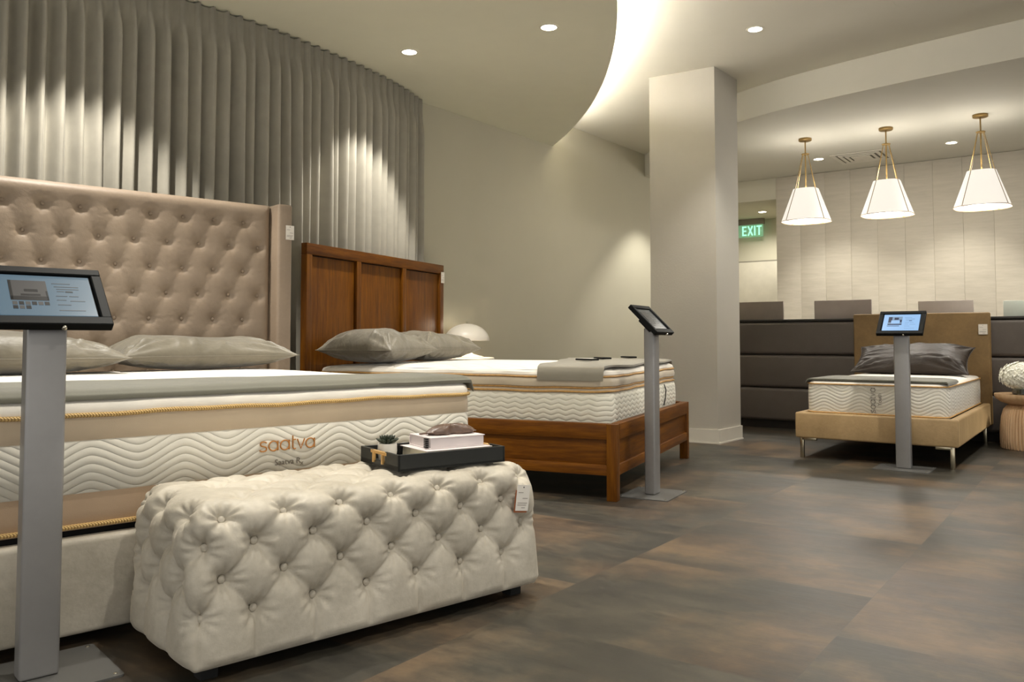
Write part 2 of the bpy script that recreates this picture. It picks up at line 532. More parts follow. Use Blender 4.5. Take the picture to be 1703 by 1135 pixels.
# header over the corridor
m = MB(); m.box(-1.42, 0, .0, 2.4, 2.82, Z_LOW - .002)
structure(m.build('wall_header', MT['wall'], smooth=0, loc=(PW[0], PW[1], 0), rot=(0, 0, AP)))
m = MB(); m.box(-2.6, .8, 1.76, 1.9, 0, 2.82)
structure(m.build('wall_corridor', MT['wall'], smooth=0, loc=(PW[0], PW[1], 0), rot=(0, 0, AP)))
m = MB(); m.box(.03, .15, .16, 1.76, 0, 2.82)
structure(m.build('wall_corridor_side', MT['wall'], smooth=0, loc=(PW[0], PW[1], 0), rot=(0, 0, AP)))
m = MB(); m.box(-1.55, .02, 1.715, 1.758, 0, 2.15)
structure(m.build('door_1', MT['door'], smooth=0, loc=(PW[0], PW[1], 0), rot=(0, 0, AP)))
m = MB(); m.box(-1.62, .025, 1.72, 1.757, 2.152, 2.17)
structure(m.build('trim_1', MT['ventdark'], smooth=0, loc=(PW[0], PW[1], 0), rot=(0, 0, AP)))
# exit sign
p = L2W(PW, -.93, 1.62)
ex = empty('exit_sign', 'edge-lit green EXIT sign hanging from the corridor ceiling', 'sign', (p[0], p[1], 0), AP)
m = MB(); m.box(-.22, .21, -.03, .03, 2.73, 2.818, .004); m.build('housing', MT['ventdark'], ex)
m = MB(); m.box(-.20, .19, -.006, .006, 2.535, 2.73, .002); m.build('acrylic_panel', MT['exitglass'], ex)

def text_mesh(s, size, extrude=.0008, align='CENTER'):
    c = bpy.data.curves.new('lettering', 'FONT'); c.body = s; c.size = size; c.extrude = extrude
    c.align_x = align
    o = bpy.data.objects.new('lettering', c); COL.objects.link(o)
    dg = bpy.context.evaluated_depsgraph_get(); dg.update()
    me = bpy.data.meshes.new_from_object(o.evaluated_get(dg))
    vs = [v.co.copy() for v in me.vertices]; fs = [tuple(p.vertices) for p in me.polygons]
    bpy.data.objects.remove(o); bpy.data.curves.remove(c); bpy.data.meshes.remove(me)
    return vs, fs
def strokes(m, paths, r, to3):
    for pth in paths:
        m.tube([to3(x, y) for x, y in pth], r, 6)
def bx2(m, x0, x1, z0, z1, y0=-.012, y1=-.007, sh=0):
    m.box(x0, x1, y0, y1, z0, z1)
m = MB()
H0, H1 = 2.56, 2.71
w = .012
for (x0, x1, z0, z1) in [(-.14, -.14 + .022, H0, H1), (-.14, -.07, H0, H0 + .022), (-.14, -.075, .5 * (H0 + H1) - .011, .5 * (H0 + H1) + .011), (-.14, -.07, H1 - .022, H1),
                         (.05, .072, H0, H1), (.09, .17, H1 - .022, H1), (.119, .141, H0, H1)]:
    bx2(m, x0, x1, z0, z1)
for s in (-1, 1):
    M = Matrix.Translation((-.01, -.0095, (H0 + H1) / 2)) @ Matrix.Rotation(s * math.atan2(.07, .15), 4, 'Y')
    m.box(-.011, .011, -.0025, .0025, -.082, .082, M=M)
m.build('exit_lettering', MT['exitgreen'], ex)

# column with baseboard
c0 = np.array([1.835, 7.43]); cl_, cr_ = np.array([-.85, .527]), np.array([.62, .785])
cp = [c0, c0 + .5 * cr_, c0 + .5 * cr_ + .63 * cl_, c0 + .63 * cl_]
m = MB(); m.prism([tuple(p) for p in cp], 0, Z_HIGH)
co = structure(m.build('wall_column', MT['column'], smooth=0))
cc = sum(cp) / 4
cb = [cc + (p - cc) * 1.04 for p in cp]
m = MB(); m.prism([tuple(p) for p in cb], 0, .125); cb2 = [cc + (p - cc) * 1.06 for p in cp]; m.prism([tuple(p) for p in cb2], 0, .012)
structure(m.build('baseboard_column', MT['baseboard'], smooth=0))
# baseboard along the left wall
seg = [(x * K, y * K) for x, y in [(-.744, 7.491), (.449, 9.10), (1.78, 10.87), (2.4, 11.68)]]
m = wall_strip(seg, 0, .12, .015, -1)
structure(m.build('baseboard_left', MT['baseboard'], smooth=0))

# channelled partition
PP = np.array([2.45, 8.95])
pt = empty('upholstered_partition', 'low partition padded in three dark grey-brown horizontal channels behind the small bed', 'partition', (PP[0], PP[1], 0), AP)
m = MB(); m.box(-.85, 5.2, .05, .22, .0, 1.12); m.build('core', MT['toe'], pt)
for k, (z0, z1) in enumerate([(.085, .425), (.43, .77), (.775, 1.11)]):
    m = MB(); m.box(-.85, 5.2, -.03, .08, z0, z1, .035, 5); m.build('channel_cushion', MT['leather'], pt)
m = MB(); m.box(-.86, 5.2, -.02, .24, 1.118, 1.14, .004); m.build('cap', MT['cap'], pt)
for (x0, x1, zt, mt, wh) in [(-.12, .445, 1.335, 'div1', 'dark grey-brown rectangular divider standing on the partition nearest the column'),
                             (.765, 1.32, 1.33, 'div2', 'mauve-grey rectangular divider standing on the partition left of the small bed'),
                             (1.745, 2.215, 1.30, 'div3', 'pale pinkish rectangular divider standing on the partition behind the camel headboard'),
                             (2.455, 3.0, 1.285, 'div4', 'pale white-green rectangular divider on the partition above the flowers')]:
    m = MB(); m.box(x0, x1, .10, .125, 1.140, zt, .004, 2)
    o = m.build('desk_divider', MT[mt], loc=(PP[0], PP[1], 0), rot=(0, 0, AP)); tag(o, wh, 'divider', 'dividers on the partition')

# access panel line in the ceiling
m = MB()
def rr(x0, x1, y0, y1, r, n=8):
    pts = []
    for cx, cy, a0 in ((x1 - r, y1 - r, 0), (x0 + r, y1 - r, 90), (x0 + r, y0 + r, 180), (x1 - r, y0 + r, 270)):
        for k in range(n + 1):
            a = math.radians(a0 + 90 * k / n); pts.append((cx + r * math.cos(a), cy + r * math.sin(a)))
    return pts
m.tube([(x, y, 0) for x, y in rr(-.3, .3, -.3, .3, .05)], .003, 6, closed=True)
m.prism(rr(-.297, .297, -.297, .297, .05), -.003, .0)
o = m.build('trim_2', MT['ceil'], smooth=0, loc=(2.93, 5.66, Z_HIGH - .0012), rot=(0, 0, AP)); structure(o)

# air vent
vt = empty('ceiling_vent', 'square metal air diffuser in the low ceiling behind the pendants', 'vent', (4.1 * K, 9.62 * K, Z_LOW), AP)
m = MB()
for k, (so, si) in enumerate(((.30, .252), (.228, .188), (.164, .128), (.104, .0))):
    z0, z1 = -.010 - .004 * k, -.004 - .004 * k
    if si == 0: m.box(-so, so, -so, so, z0, z1); continue
    m.box(-so, so, si, so, z0, z1); m.box(-so, so, -so, -si, z0, z1)
    m.box(-so, -si, -si, si, z0, z1); m.box(si, so, -si, si, z0, z1)
m.build('louvre_frame', MT['grille'], vt)
m = MB(); m.box(-.29, .29, -.29, .29, -.001, .0005); m.build('backing', MT['ventdark'], vt)

# ------------------------------------------------------------------ downlights
def downlight(x, y, z, label, watts, size=70, blend=.6, aim=None, r=.055, visible=True, group='recessed ceiling downlights', soft=.03):
    e = empty('downlight', label, 'downlight', (x, y, z), 0, group)
    m = MB(); m.lathe([(r * 1.0, -.001), (r * 1.0, -.006), (r * 1.22, -.005), (r * 1.25, -.0005)], 28, capt=False, capb=False); m.build('trim_ring', MT['trimring'], e)
    m = MB(); m.lathe([(r * .98, -.0025), (.001, -.0025)], 28, capb=False); m.build('lens', MT['lens'], e)
    ld = bpy.data.lights.new('lamp', 'SPOT'); ld.energy = watts; ld.spot_size = math.radians(size); ld.spot_blend = blend
    ld.color = WARM; ld.shadow_soft_size = soft
    lo = bpy.data.objects.new('lamp_light', ld); COL.objects.link(lo); lo.parent = e
    lo.location = (0, 0, -.05)
    if aim:
        d = Vector(aim) - Vector((x, y, z)); lo.rotation_euler = d.to_track_quat('-Z', 'Y').to_euler()
    return e
DL = [
    (-.763, 6.082, Z_LOW, 'recessed downlight in the curved ceiling nearest the curtain', 75, 88, .35, None),
    (.253, 5.594, Z_LOW, 'recessed downlight in the curved ceiling near its bright edge', 60, 95, .6, None),
    (-2.14, 4.17, Z_LOW, 'recessed downlight above the tufted headboard, outside the picture', 95, 90, .35, None),
    (-1.15, 3.45, Z_LOW, 'recessed downlight above the big bed, outside the picture', 55, 95, .6, None),
    (-.45, 2.75, Z_LOW, 'recessed downlight above the tufted bench, outside the picture', 75, 95, .6, None),
    (1.907, 6.404, Z_HIGH, 'recessed downlight in the high ceiling before the column', 60, 95, .6, None),
    (2.2, 10.25, Z_LOW, 'recessed downlight washing the wall behind the column', 60, 95, .5, None),
    (1.35, 3.6, Z_HIGH, 'added unseen downlight over the open floor, outside the picture', 60, 105, .7, None),  # unseen lamp, added to light the open floor
    (2.9, 4.5, Z_HIGH, 'added unseen downlight before the small bed, outside the picture', 92, 105, .7, None),  # added lamp out of view, brightens the small bed from the front
    (1.0, .9, Z_HIGH, 'added unseen downlight over the floor near the viewer, outside the picture', 90, 115, .8, None),  # unseen lamp added for light on the near floor
    (3.634, 9.75, Z_LOW, 'recessed downlight beside the pendant nearest the column', 60, 95, .6, None),
    (4.775, 8.93, Z_LOW, 'recessed downlight between the middle and right pendants', 60, 95, .6, None),
    (5.9, 8.1, Z_LOW, 'recessed downlight along the padded wall, outside the picture', 60, 95, .6, None),
    (4.35, 6.3, Z_LOW, 'added unseen downlight above the small bed, outside the picture', 62, 95, .6, None),  # added lamp out of view, brightens the small mattress and flowers
    (3.638, 11.984, 2.82, 'recessed downlight in the corridor ceiling above the exit sign', 36, 160, .7, None),
]
for a in DL: downlight(a[0] * K, a[1] * K, *a[2:5], size=a[5], blend=a[6], aim=a[7])

# ------------------------------------------------------------------ curtain
def make_curtain():
    p = cs; d = np.r_[0, np.cumsum(np.linalg.norm(np.diff(p, axis=0), axis=1))]
    Ltot = d[-1]; per = .098; nf = int(Ltot / per); per = Ltot / nf
    ns = nf * 18 + 1
    s = np.linspace(0, Ltot, ns)
    x = np.interp(s, d, p[:, 0]); y = np.interp(s, d, p[:, 1])
    tx, ty = np.gradient(x), np.gradient(y); L = np.hypot(tx, ty); tx /= L; ty /= L
    nx, ny = ty, -tx            # towards the room
    zs = np.r_[np.array([3.062, 3.055, 3.04, 3.0, 2.965, 2.95, 2.935, 2.915]) + .04, np.linspace(2.92, .02, 34)]
    fr = s / per; k = np.floor(fr).astype(int)
    V = []
    def h(a, b): return np.array([hsh(v, b) for v in a])
    w = [h(np.arange(nf + 2), q) for q in range(6)]
    for z in zs:
        dpt = max(0, 2.995 - z)
        t = min(1, dpt / .20); t = t * t * (3 - 2 * t)
        u = fr - k - .5
        # header: a thin pinched fin in the middle of each repeat
        fin = .052 * np.exp(-(u / .09) ** 4) + .008 * np.cos(4 * np.pi * u) * 0
        fin -= .016 * np.exp(-(u / .032) ** 2)
        fin += .006 * (1 - (2 * np.abs(u)) ** 2)
        # body: rounded folds of uneven depth, drifting sideways as they fall
        drift = np.interp(fr, np.arange(nf + 2), (w[0] - .5) * .9) * dpt * .35
        ph = fr - .5 + drift
        f = np.floor(ph + .5).astype(int); uu = ph + .5 - f - .5
        ki = np.clip(f, 0, nf + 1)
        amp = .036 + .022 * w[1][ki % (nf + 2)]
        sharp = .9 + 1.0 * w[2][ki % (nf + 2)]
        body = amp * (2 * np.maximum(np.cos(np.pi * (ph)) ** 2, 1e-6) ** sharp - .7)
        body += .012 * np.sin(2 * np.pi * ph * .5 + 6 * w[3][0]) * t
        body += .005 * np.sin(4 * np.pi * ph + 3.0 * np.interp(fr, np.arange(nf + 2), w[4]) + dpt * .8) * t
        off = fin * (1 - t) + body * t
        tr = .014 * t * np.sin(2 * np.pi * ph + 1.2) * (0.5 + np.interp(fr, np.arange(nf + 2), w[5]))
        V.append(np.stack([x + nx * off + tx * tr, y + ny * off + ty * tr, np.full(ns, z)], 1))
    V = np.array(V).transpose(1, 0, 2).reshape(-1, 3)
    m = MB(); m.add(V.tolist(), grid_faces(ns, len(zs)))
    o = m.build('curtain', MT['curtain'], smooth=0)
    o.data.polygons.foreach_set('use_smooth', [True] * len(o.data.polygons))
    sm = o.modifiers.new('thickness', 'SOLIDIFY'); sm.thickness = .003
    tag(o, 'long greige pinch-pleated curtain hanging ceiling to floor behind the headboards', 'curtain')
make_curtain()
m = MB(); m.tube([(p[0], p[1], 3.104) for p in offset_path(cs, .02)[::3]], .006, 6)
tag(m.build('curtain_track', MT['trimring']), 'slim ceiling track carrying the greige curtain', 'curtain track')

# ------------------------------------------------------------------ tufting
def seg_dist(P, A, B):
    """min distance from each P to any segment A-B, chunked"""
    out = np.full(len(P), 9.0)
    AB = B - A; L2 = (AB ** 2).sum(1)
    for i in range(0, len(P), 4000):
        q = P[i:i + 4000, None, :] - A[None]
        t = np.clip((q * AB[None]).sum(2) / L2[None], 0, 1)
        out[i:i + 4000] = np.sqrt(((q - t[..., None] * AB[None]) ** 2).sum(2)).min(1)
    return out
def pt_near(P, Q):
    d = np.empty(len(P)); ix = np.empty(len(P), int)
    for i in range(0, len(P), 4000):
        D = np.sqrt(((P[i:i + 4000, None] - Q[None]) ** 2).sum(2))
        ix[i:i + 4000] = D.argmin(1); d[i:i + 4000] = D.min(1)
    return d, ix
def tuft_disp(P, N, Q, A, B, puff, depth, cw, bw, pleat=.0, groove=0):
    db, ix = pt_near(P, Q); ds = seg_dist(P, A, B)
    h = puff * (1 - np.exp(-(ds / cw) ** 1.3)) * (1 - .6 * np.exp(-(db / (bw * 1.9)) ** 2)) - depth * np.exp(-(db / bw) ** 1.6)
    if groove: h -= groove * np.exp(-(ds / .006) ** 2)
    if pleat:
        r = P - Q[ix]
        up = np.array([0, 0, 1.0]); T1 = np.cross(N, up); nn = np.linalg.norm(T1, axis=1)
        T1[nn < .3] = (1, 0, 0); T1 /= np.linalg.norm(T1, axis=1)[:, None]; T2 = np.cross(N, T1)
        th = np.arctan2((r * T2).sum(1), (r * T1).sum(1))
        h += pleat * np.sin(th * 9 + ix * 1.7 + 1.2 * np.sin(th * 2 + ix)) * np.exp(-((db - bw * 1.3) / (bw * .9)) ** 2)
    return h
BUTTON = None
def add_button(parent, pos, nrm, mat, r=.011):
    global BUTTON
    key = (mat.name, r)
    if not BUTTON or BUTTON[0] != key:
        m = MB(); m.lathe([(r * .7, -.004), (r, 0), (r * .9, .0035), (r * .5, .0062), (r * .08, .007)], 14)
        o = m.build('button', mat, parent); BUTTON = (key, o)
    else:
        o = BUTTON[1].copy(); COL.objects.link(o); o.parent = parent
    o.location = pos
    o.rotation_euler = Vector(nrm).to_track_quat('Z', 'Y').to_euler()
    return o

# ------------------------------------------------------------------ tufted bench
U1A = math.atan2(.666, .746)
U1, V1 = np.array([.746, .666]), np.array([-.666, .746])
OT = np.array([-.85, 2.25])
def make_ottoman():
    Lx, Ly, z0, z1 = 1.25, .503, .035, .475
    e = empty('tufted_bench', 'cream velvet button-tufted rectangular bench at the foot of the big bed', 'bench', (OT[0], OT[1], 0), U1A)
    c = np.array([Lx / 2, Ly / 2, (z0 + z1) / 2]); H = np.array([Lx / 2, Ly / 2, (z1 - z0) / 2])
    st = .0065
    n = [int(round(2 * h / st)) for h in H]
    idx = {}; G = []
    def vid(i, j, k):
        key = (i, j, k)
        if key not in idx:
            idx[key] = len(G); G.append(key)
        return idx[key]
    F = []
    for ax in range(3):
        a, b = [(1, 2), (0, 2), (0, 1)][ax]
        for side in (0, n[ax]):
            for i in range(n[a]):
                for j in range(n[b]):
                    q = []
                    for di, dj in ((0, 0), (1, 0), (1, 1), (0, 1)):
                        t = [0, 0, 0]; t[ax] = side; t[a] = i + di; t[b] = j + dj
                        q.append(vid(*t))
                    F.append(q)
    P = np.array(G, float) / np.array(n) * 2 * H - H
    def rnd(P):
        t = np.clip((P[:, 2] + H[2]) / (2 * H[2]), 0, 1)
        r = .016 + (.075 - .016) * np.clip(t * 1.15, 0, 1) ** 1.5
        r = r[:, None]
        inner = np.clip(P, -(H - r), H - r)
        d = P - inner; nrm = d / np.maximum(np.linalg.norm(d, axis=1)[:, None], 1e-9)
        return inner + r * nrm, nrm
    R, N = rnd(P)
    # buttons, by rows
    sp = .186
    cols = []
    B = []
    def add(x, y, z, row): B.append((x, y, z, row))
    rows = [(.172, 0, 0), (.268, 1, 1), (.36, 0, 2), (.447, 1, 3)]
    for z, par, r in rows:
        k0 = (.085 if par else -.008)
        for k in range(8):
            x = k0 + sp * k
            if x > Lx - .03: continue
            if x < 0: x = .012
            add(x, 0.0 if r < 3 else .012, z, r)
            add(x, Ly if r < 3 else Ly - .012, z, r)
        ys = [.10, .286, .44] if par else [.19, .376]
        for y in ys:
            add(0 if r < 3 else .012, y, z, r)
            if r < 3 or True: add(Lx if r < 3 else Lx - .012, y, z, r)
    for y, par, r in [(.10, 0, 4), (.19, 1, 5), (.285, 0, 6), (.375, 1, 7), (.45, 0, 8)]:
        for k in range(8):
            x = (.085 if par else .178) + sp * k
            if .11 < x < Lx - .10: add(x, y, z1, r)
    Q0 = np.array([b[:3] for b in B]) - c
    Q0 = np.clip(Q0, -H, H)
    # push onto nearest face for mapping
    Q, QN = rnd(Q0)
    A_, B_ = [], []
    for i in range(len(Q)):
        for j in range(i + 1, len(Q)):
            d = np.linalg.norm(Q[i] - Q[j])
            if B[i][3] != B[j][3] and .07 < d < .158: A_.append(Q[i]); B_.append(Q[j])
        if B[i][3] == 0:   # seam from bottom row to the hem
            A_.append(Q[i]); B_.append(Q[i] + np.array([0, 0, -.14]))
    A_, B_ = np.array(A_), np.array(B_)
    h = tuft_disp(R, N, Q, A_, B_, .020, .036, .026, .025, .0045, .005)
    zz = R[:, 2] + H[2]
    h *= np.clip(zz / .03, 0, 1)
    # gentle unevenness
    h += .0025 * np.sin(R[:, 0] * 17 + 1) * np.sin(R[:, 2] * 21 + R[:, 1] * 13)
    h *= np.where((N[:, 2] < -.5), 0, 1) * (1 - .55 * np.clip((N[:, 2] - .5) / .5, 0, 1))
    V = R + N * h[:, None] + c
    m = MB(); m.add(V.tolist(), F)
    o = m.build('upholstery', MT['ottoman'], e, smooth=0)
    o.data.polygons.foreach_set('use_smooth', [True] * len(o.data.polygons))
    for i in range(len(Q)):
        x, y, z, r = B[i]
        if y > Ly - .05 and r < 4: continue
        if x > Lx - .02: continue
        p = Q[i] + c - QN[i] * .026
        add_button(e, p.tolist(), QN[i].tolist(), MT['ottoman'], .0115)
    m = MB()
    for x in (.06, Lx - .06):
        for y in (.06, Ly - .06):
            m = MB(); m.box(x - .025, x + .025, y - .025, y + .025, 0, .045, .003); m.build('foot', MT['blackgap'], e)
    m = MB(); m.box(.03, Lx - .03, .03, Ly - .03, .028, .037); m.build('dust_cover', MT['blackgap'], e)
    return e
ott = make_ottoman()
# hang tag on the bench
def make_tag(name, label, parent_loc, rz, w, h, tilt=0, back=True, lean=0):
    e = empty(name, label, 'tag', parent_loc, rot=(lean, tilt, rz))
    m = MB(); m.box(-w / 2, w / 2, -.0012, 0, -h, 0, .0004, 1); m.build('card', MT['paper'], e)
    if back:
        m = MB(); m.box(-w / 2 - .004, w / 2 - .004, .001, .002, -h - .006, -.02); m.build('backing_card', MT['rust'], e)
    m = MB()
    for k, (a, b) in enumerate([(-.38, .0), (-.02, .38), (-.38, .36), (-.38, .3), (-.05, .22)]):
        zc = [-.30, -.52, -.70, -.78, -.88][k] * h
        m.box(a * w, b * w, -.0018, -.0012, zc - .0012, zc + .0012)
    m.build('printed_lines', MT['ink'], e)
    m = MB(); m.lathe([(.0022, -.0016), (.0022, -.0013)], 10, M=Matrix.Translation((0, 0, -.008)) @ Matrix.Rotation(math.pi / 2, 4, 'X')); 
    m.lathe([(.0025, 0), (.0025, .0006)], 10, M=Matrix.Translation((0, -.0012, -.009)) @ Matrix.Rotation(math.pi / 2, 4, 'X'))
    m.build('hole', MT['blackgap'], e)
    return e
def locw(o, a, b, u, v): 
    p = np.array(o) + a * u + b * v; return (p[0], p[1])
p = locw(OT, 1.172, -.028, U1, V1)
make_tag('hang_tag', 'white price tag with rust backing hanging on the right end of the cream bench', (p[0], p[1], .408), U1A, .062, .092, tilt=math.radians(8))

# ------------------------------------------------------------------ mattresses, pillows, cloths
def rrect(x0, x1, y0, y1, r, n=8, step=.06):
    pts = []; nr = []
    cs_ = [(x1 - r, y0 + r, -90), (x1 - r, y1 - r, 0), (x0 + r, y1 - r, 90), (x0 + r, y0 + r, 180)]
    for q, (cx, cy, a0) in enumerate(cs_):
        for k in range(n + 1):
            a = math.radians(a0 + 90 * k / n); pts.append((cx + r * math.cos(a), cy + r * math.sin(a))); nr.append((math.cos(a), math.sin(a)))
        nx_, ny_, _ = cs_[(q + 1) % 4]
        a = math.radians(a0 + 90)
        e0 = np.array(pts[-1]); e1 = np.array([nx_ + r * math.cos(a), ny_ + r * math.sin(a)])
        k = max(1, int(np.linalg.norm(e1 - e0) / step))
        for i in range(1, k):
            pts.append(tuple(e0 + (e1 - e0) * i / k)); nr.append((math.cos(a), math.sin(a)))
    return np.array(pts), np.array(nr)

def ring_surface(pts, nr, prof):
    n = len(pts); V = []
    for off, z in prof:
        V += [(x + nx * off, y + ny * off, z) for (x, y), (nx, ny) in zip(pts, nr)]
    F = [(j * n + i, j * n + (i + 1) % n, (j + 1) * n + (i + 1) % n, (j + 1) * n + i) for j in range(len(prof) - 1) for i in range(n)]
    return V, F
def band_mesh(box, r, prof, wob=0):
    pts, nr = rrect(*box, r)
    V, F = ring_surface(pts, nr, prof)
    if wob:
        V = [(x, y, z + wob * math.sin(x * 9 + y * 7) * .5 + wob * math.sin(x * 23 - y * 17) * .4) for x, y, z in V]
    m = MB(); m.add(V, F); return m
def top_mesh(box, r, z, crown, inset=0.0, edge=.02):
    pts, nr = rrect(*box, r)
    pts = pts - nr * inset
    c = np.array([(box[0] + box[1]) / 2, (box[2] + box[3]) / 2]); n = len(pts)
    V = []; ks = [1.0, .992, .975, .95, .9, .8, .65, .5, .35, .2, .08]
    for k in ks:
        zz = z + crown * (1 - max(0, (k - .2) / .8) ** 6)
        for p in pts:
            q = c + (p - c) * k; V.append((q[0], q[1], zz))
    F = [(j * n + i, j * n + (i + 1) % n, (j + 1) * n + (i + 1) % n, (j + 1) * n + i) for j in range(len(ks) - 1) for i in range(n)]
    F.append(tuple((len(ks) - 1) * n + i for i in range(n)))
    m = MB(); m.add(V, F); return m
def piping(box, r, z, rad, off=.004, wob=0):
    pts, nr = rrect(*box, r)
    pts = pts + nr * off
    m = MB(); m.tube([(x, y, z + (wob * math.sin(x * 9 + y * 7) * .5 + wob * math.sin(x * 23 - y * 17) * .4 if wob else 0)) for x, y in pts], rad, 8, closed=True)
    return m

def pillow(name, label, loc, rz, a, b, T, mat, group=None, seed=0, tilt=0, piped=True, flat=.35, roll=0):
    """a,b half sizes; T half thickness; rests with underside near z=loc.z"""
    e = empty(name, label, 'pillow', (loc[0], loc[1], loc[2]), group=group, rot=(tilt, roll, rz))
    n = 72
    u = np.sin(np.linspace(-1, 1, n) * math.pi / 2); u = u * .55 + np.linspace(-1, 1, n) * .45
    U, W = np.meshgrid(u, u, indexing='ij')
    rs = np.random.RandomState(seed)
    def shape(U, W):
        X = a * U * (1 - .075 * (1 - W ** 2) * np.abs(U) ** 2); Y = b * W * (1 - .10 * (1 - U ** 2) * np.abs(W) ** 2)
        return X, Y
    X, Y = shape(U, W)
    th = ((1 - np.abs(U) ** 2.6) * (1 - np.abs(W) ** 2.6)) ** .56
    # wrinkles: radiate from the seams and corners
    wr = np.zeros_like(X)
    for k in range(16):
        side = k % 4; t0 = rs.uniform(-.9, .9); ang = rs.uniform(-.5, .5); ln = rs.uniform(.35, .9); wd_ = rs.uniform(.02, .05)
        ox, oy, dx, dy = [(t0, -1, ang, 1), (t0, 1, ang, -1), (-1, t0, 1, ang), (1, t0, -1, ang)][side]
        nn = math.hypot(dx, dy); dx /= nn; dy /= nn
        al = (U - ox) * dx + (W - oy) * dy; pe = -(U - ox) * dy + (W - oy) * dx
        wr += rs.uniform(.5, 1) * np.exp(-(pe / (wd_ + .08 * np.clip(al, 0, 2))) ** 2) * np.exp(-((al - ln * .35) / (ln * .5)) ** 2)
    for cx in (-1, 1):
        for cy in (-1, 1):
            thh = np.arctan2(W - cy, (U - cx)); rr_ = np.hypot(U - cx, W - cy)
            wr += .8 * np.sin(thh * 14 + rs.uniform(0, 6)) * np.exp(-((rr_ - .35) / .3) ** 2)
    wr *= th * .017 * (T / .09)
    zt = T * th + wr; zb = -T * th * (1 - flat) + wr * .5
    zt += .012 * T / .09 * np.sin(U * 3 + rs.uniform(0, 6)) * th
    zoff = T * (1 - flat) * .98
    Vt = np.stack([X, Y, zt + zoff], -1).reshape(-1, 3); Vb = np.stack([X, Y, zb + zoff], -1).reshape(-1, 3)
    m = MB(); f = grid_faces(n, n)
    m.add(Vt.tolist() + Vb.tolist(), f + [tuple(i + n * n for i in q[::-1]) for q in f])
    o = m.build('cover', mat, e, smooth=0)
    b_ = bmesh.new(); b_.from_mesh(o.data); bmesh.ops.remove_doubles(b_, verts=b_.verts, dist=.0006)
    bmesh.ops.recalc_face_normals(b_, faces=b_.faces); b_.to_mesh(o.data); b_.free()
    o.data.polygons.foreach_set('use_smooth', [True] * len(o.data.polygons))
    if piped:
        ed = [(t, -1) for t in np.linspace(-1, 1, 24)] + [(1, t) for t in np.linspace(-1, 1, 18)][1:] + [(t, 1) for t in np.linspace(1, -1, 24)][1:] + [(-1, t) for t in np.linspace(1, -1, 18)][1:-1]
        pts = []
        for uu, ww in ed:
            x, y = shape(np.array(uu), np.array(ww)); pts.append((float(x), float(y), zoff))
        m = MB(); m.tube(pts, .0032, 6, closed=True); m.build('seam_piping', mat, e)
    return e

def cloth_strip(xs, ys, zf, th=.008, seed=0, wr=.004, nx=150, ny=60, edge_drop=None, warp=None):
    U, W = np.meshgrid(np.linspace(0, 1, nx), np.linspace(0, 1, ny), indexing='ij')
    X = xs[0] + (xs[1] - xs[0]) * U; Y = ys[0] + (ys[1] - ys[0]) * W
    if warp: X, Y = warp(U, W, X, Y)
    rs = np.random.RandomState(seed)
    w = np.zeros_like(X)
    for k in range(14):
        f = rs.uniform(3, 26); an = rs.uniform(-.5, .5) + (math.pi / 2 if k % 3 else 0)
        w += np.sin((X * math.cos(an) + Y * math.sin(an)) * f + rs.uniform(0, 6)) / (4 + f * .4)
    Z = zf(X, Y) + wr * w
    V1_ = np.stack([X, Y, Z + th], -1).reshape(-1, 3); V0_ = np.stack([X, Y, Z], -1).reshape(-1, 3)
    f = grid_faces(nx, ny)
    N = nx * ny
    m = MB(); F = f + [tuple(i + N for i in q[::-1]) for q in f]
    def vid(i, j): return i * ny + j
    rim = [vid(i, 0) for i in range(nx)] + [vid(nx - 1, j) for j in range(1, ny)] + [vid(i, ny - 1) for i in range(nx - 2, -1, -1)] + [vid(0, j) for j in range(ny - 2, 0, -1)]
    for q in range(len(rim)):
        a, b = rim[q], rim[(q + 1) % len(rim)]; F.append((a, b, b + N, a + N))
    m.add(V1_.tolist() + V0_.tolist(), F); return m

# custom wordmark: light rounded letters
def circ(cx, cy, rx, ry, a0=0, a1=360, n=28):
    return [(cx + rx * math.cos(math.radians(a0 + (a1 - a0) * k / n)), cy + ry * math.sin(math.radians(a0 + (a1 - a0) * k / n))) for k in range(n + 1)]
def wordmark():
    P = []
    P.append([(.78, .86), (.66, .96), (.45, 1.0), (.24, .96), (.12, .84), (.12, .70), (.24, .58), (.45, .52), (.66, .46), (.80, .34), (.80, .18), (.68, .05), (.45, 0), (.22, .03), (.06, .14)])
    x = 1.05
    for k in range(2):
        P.append(circ(x + .5, .5, .5, .5)); P.append([(x + 1.0, 1.0), (x + 1.0, 0)]); x += 1.28
    P.append([(x + .12, 1.42), (x + .12, .22), (x + .18, .06), (x + .32, 0), (x + .46, .02)]); P.append([(x + .12, .98), (x + .46, .98)])
    x += .64
    P.append([(x, 1.0), (x + .42, 0), (x + .84, 1.0)]); x += 1.0
    P.append(circ(x + .5, .5, .5, .5)); P.append([(x + 1.0, 1.0), (x + 1.0, 0)])
    W = x + 1.0
    return P, W

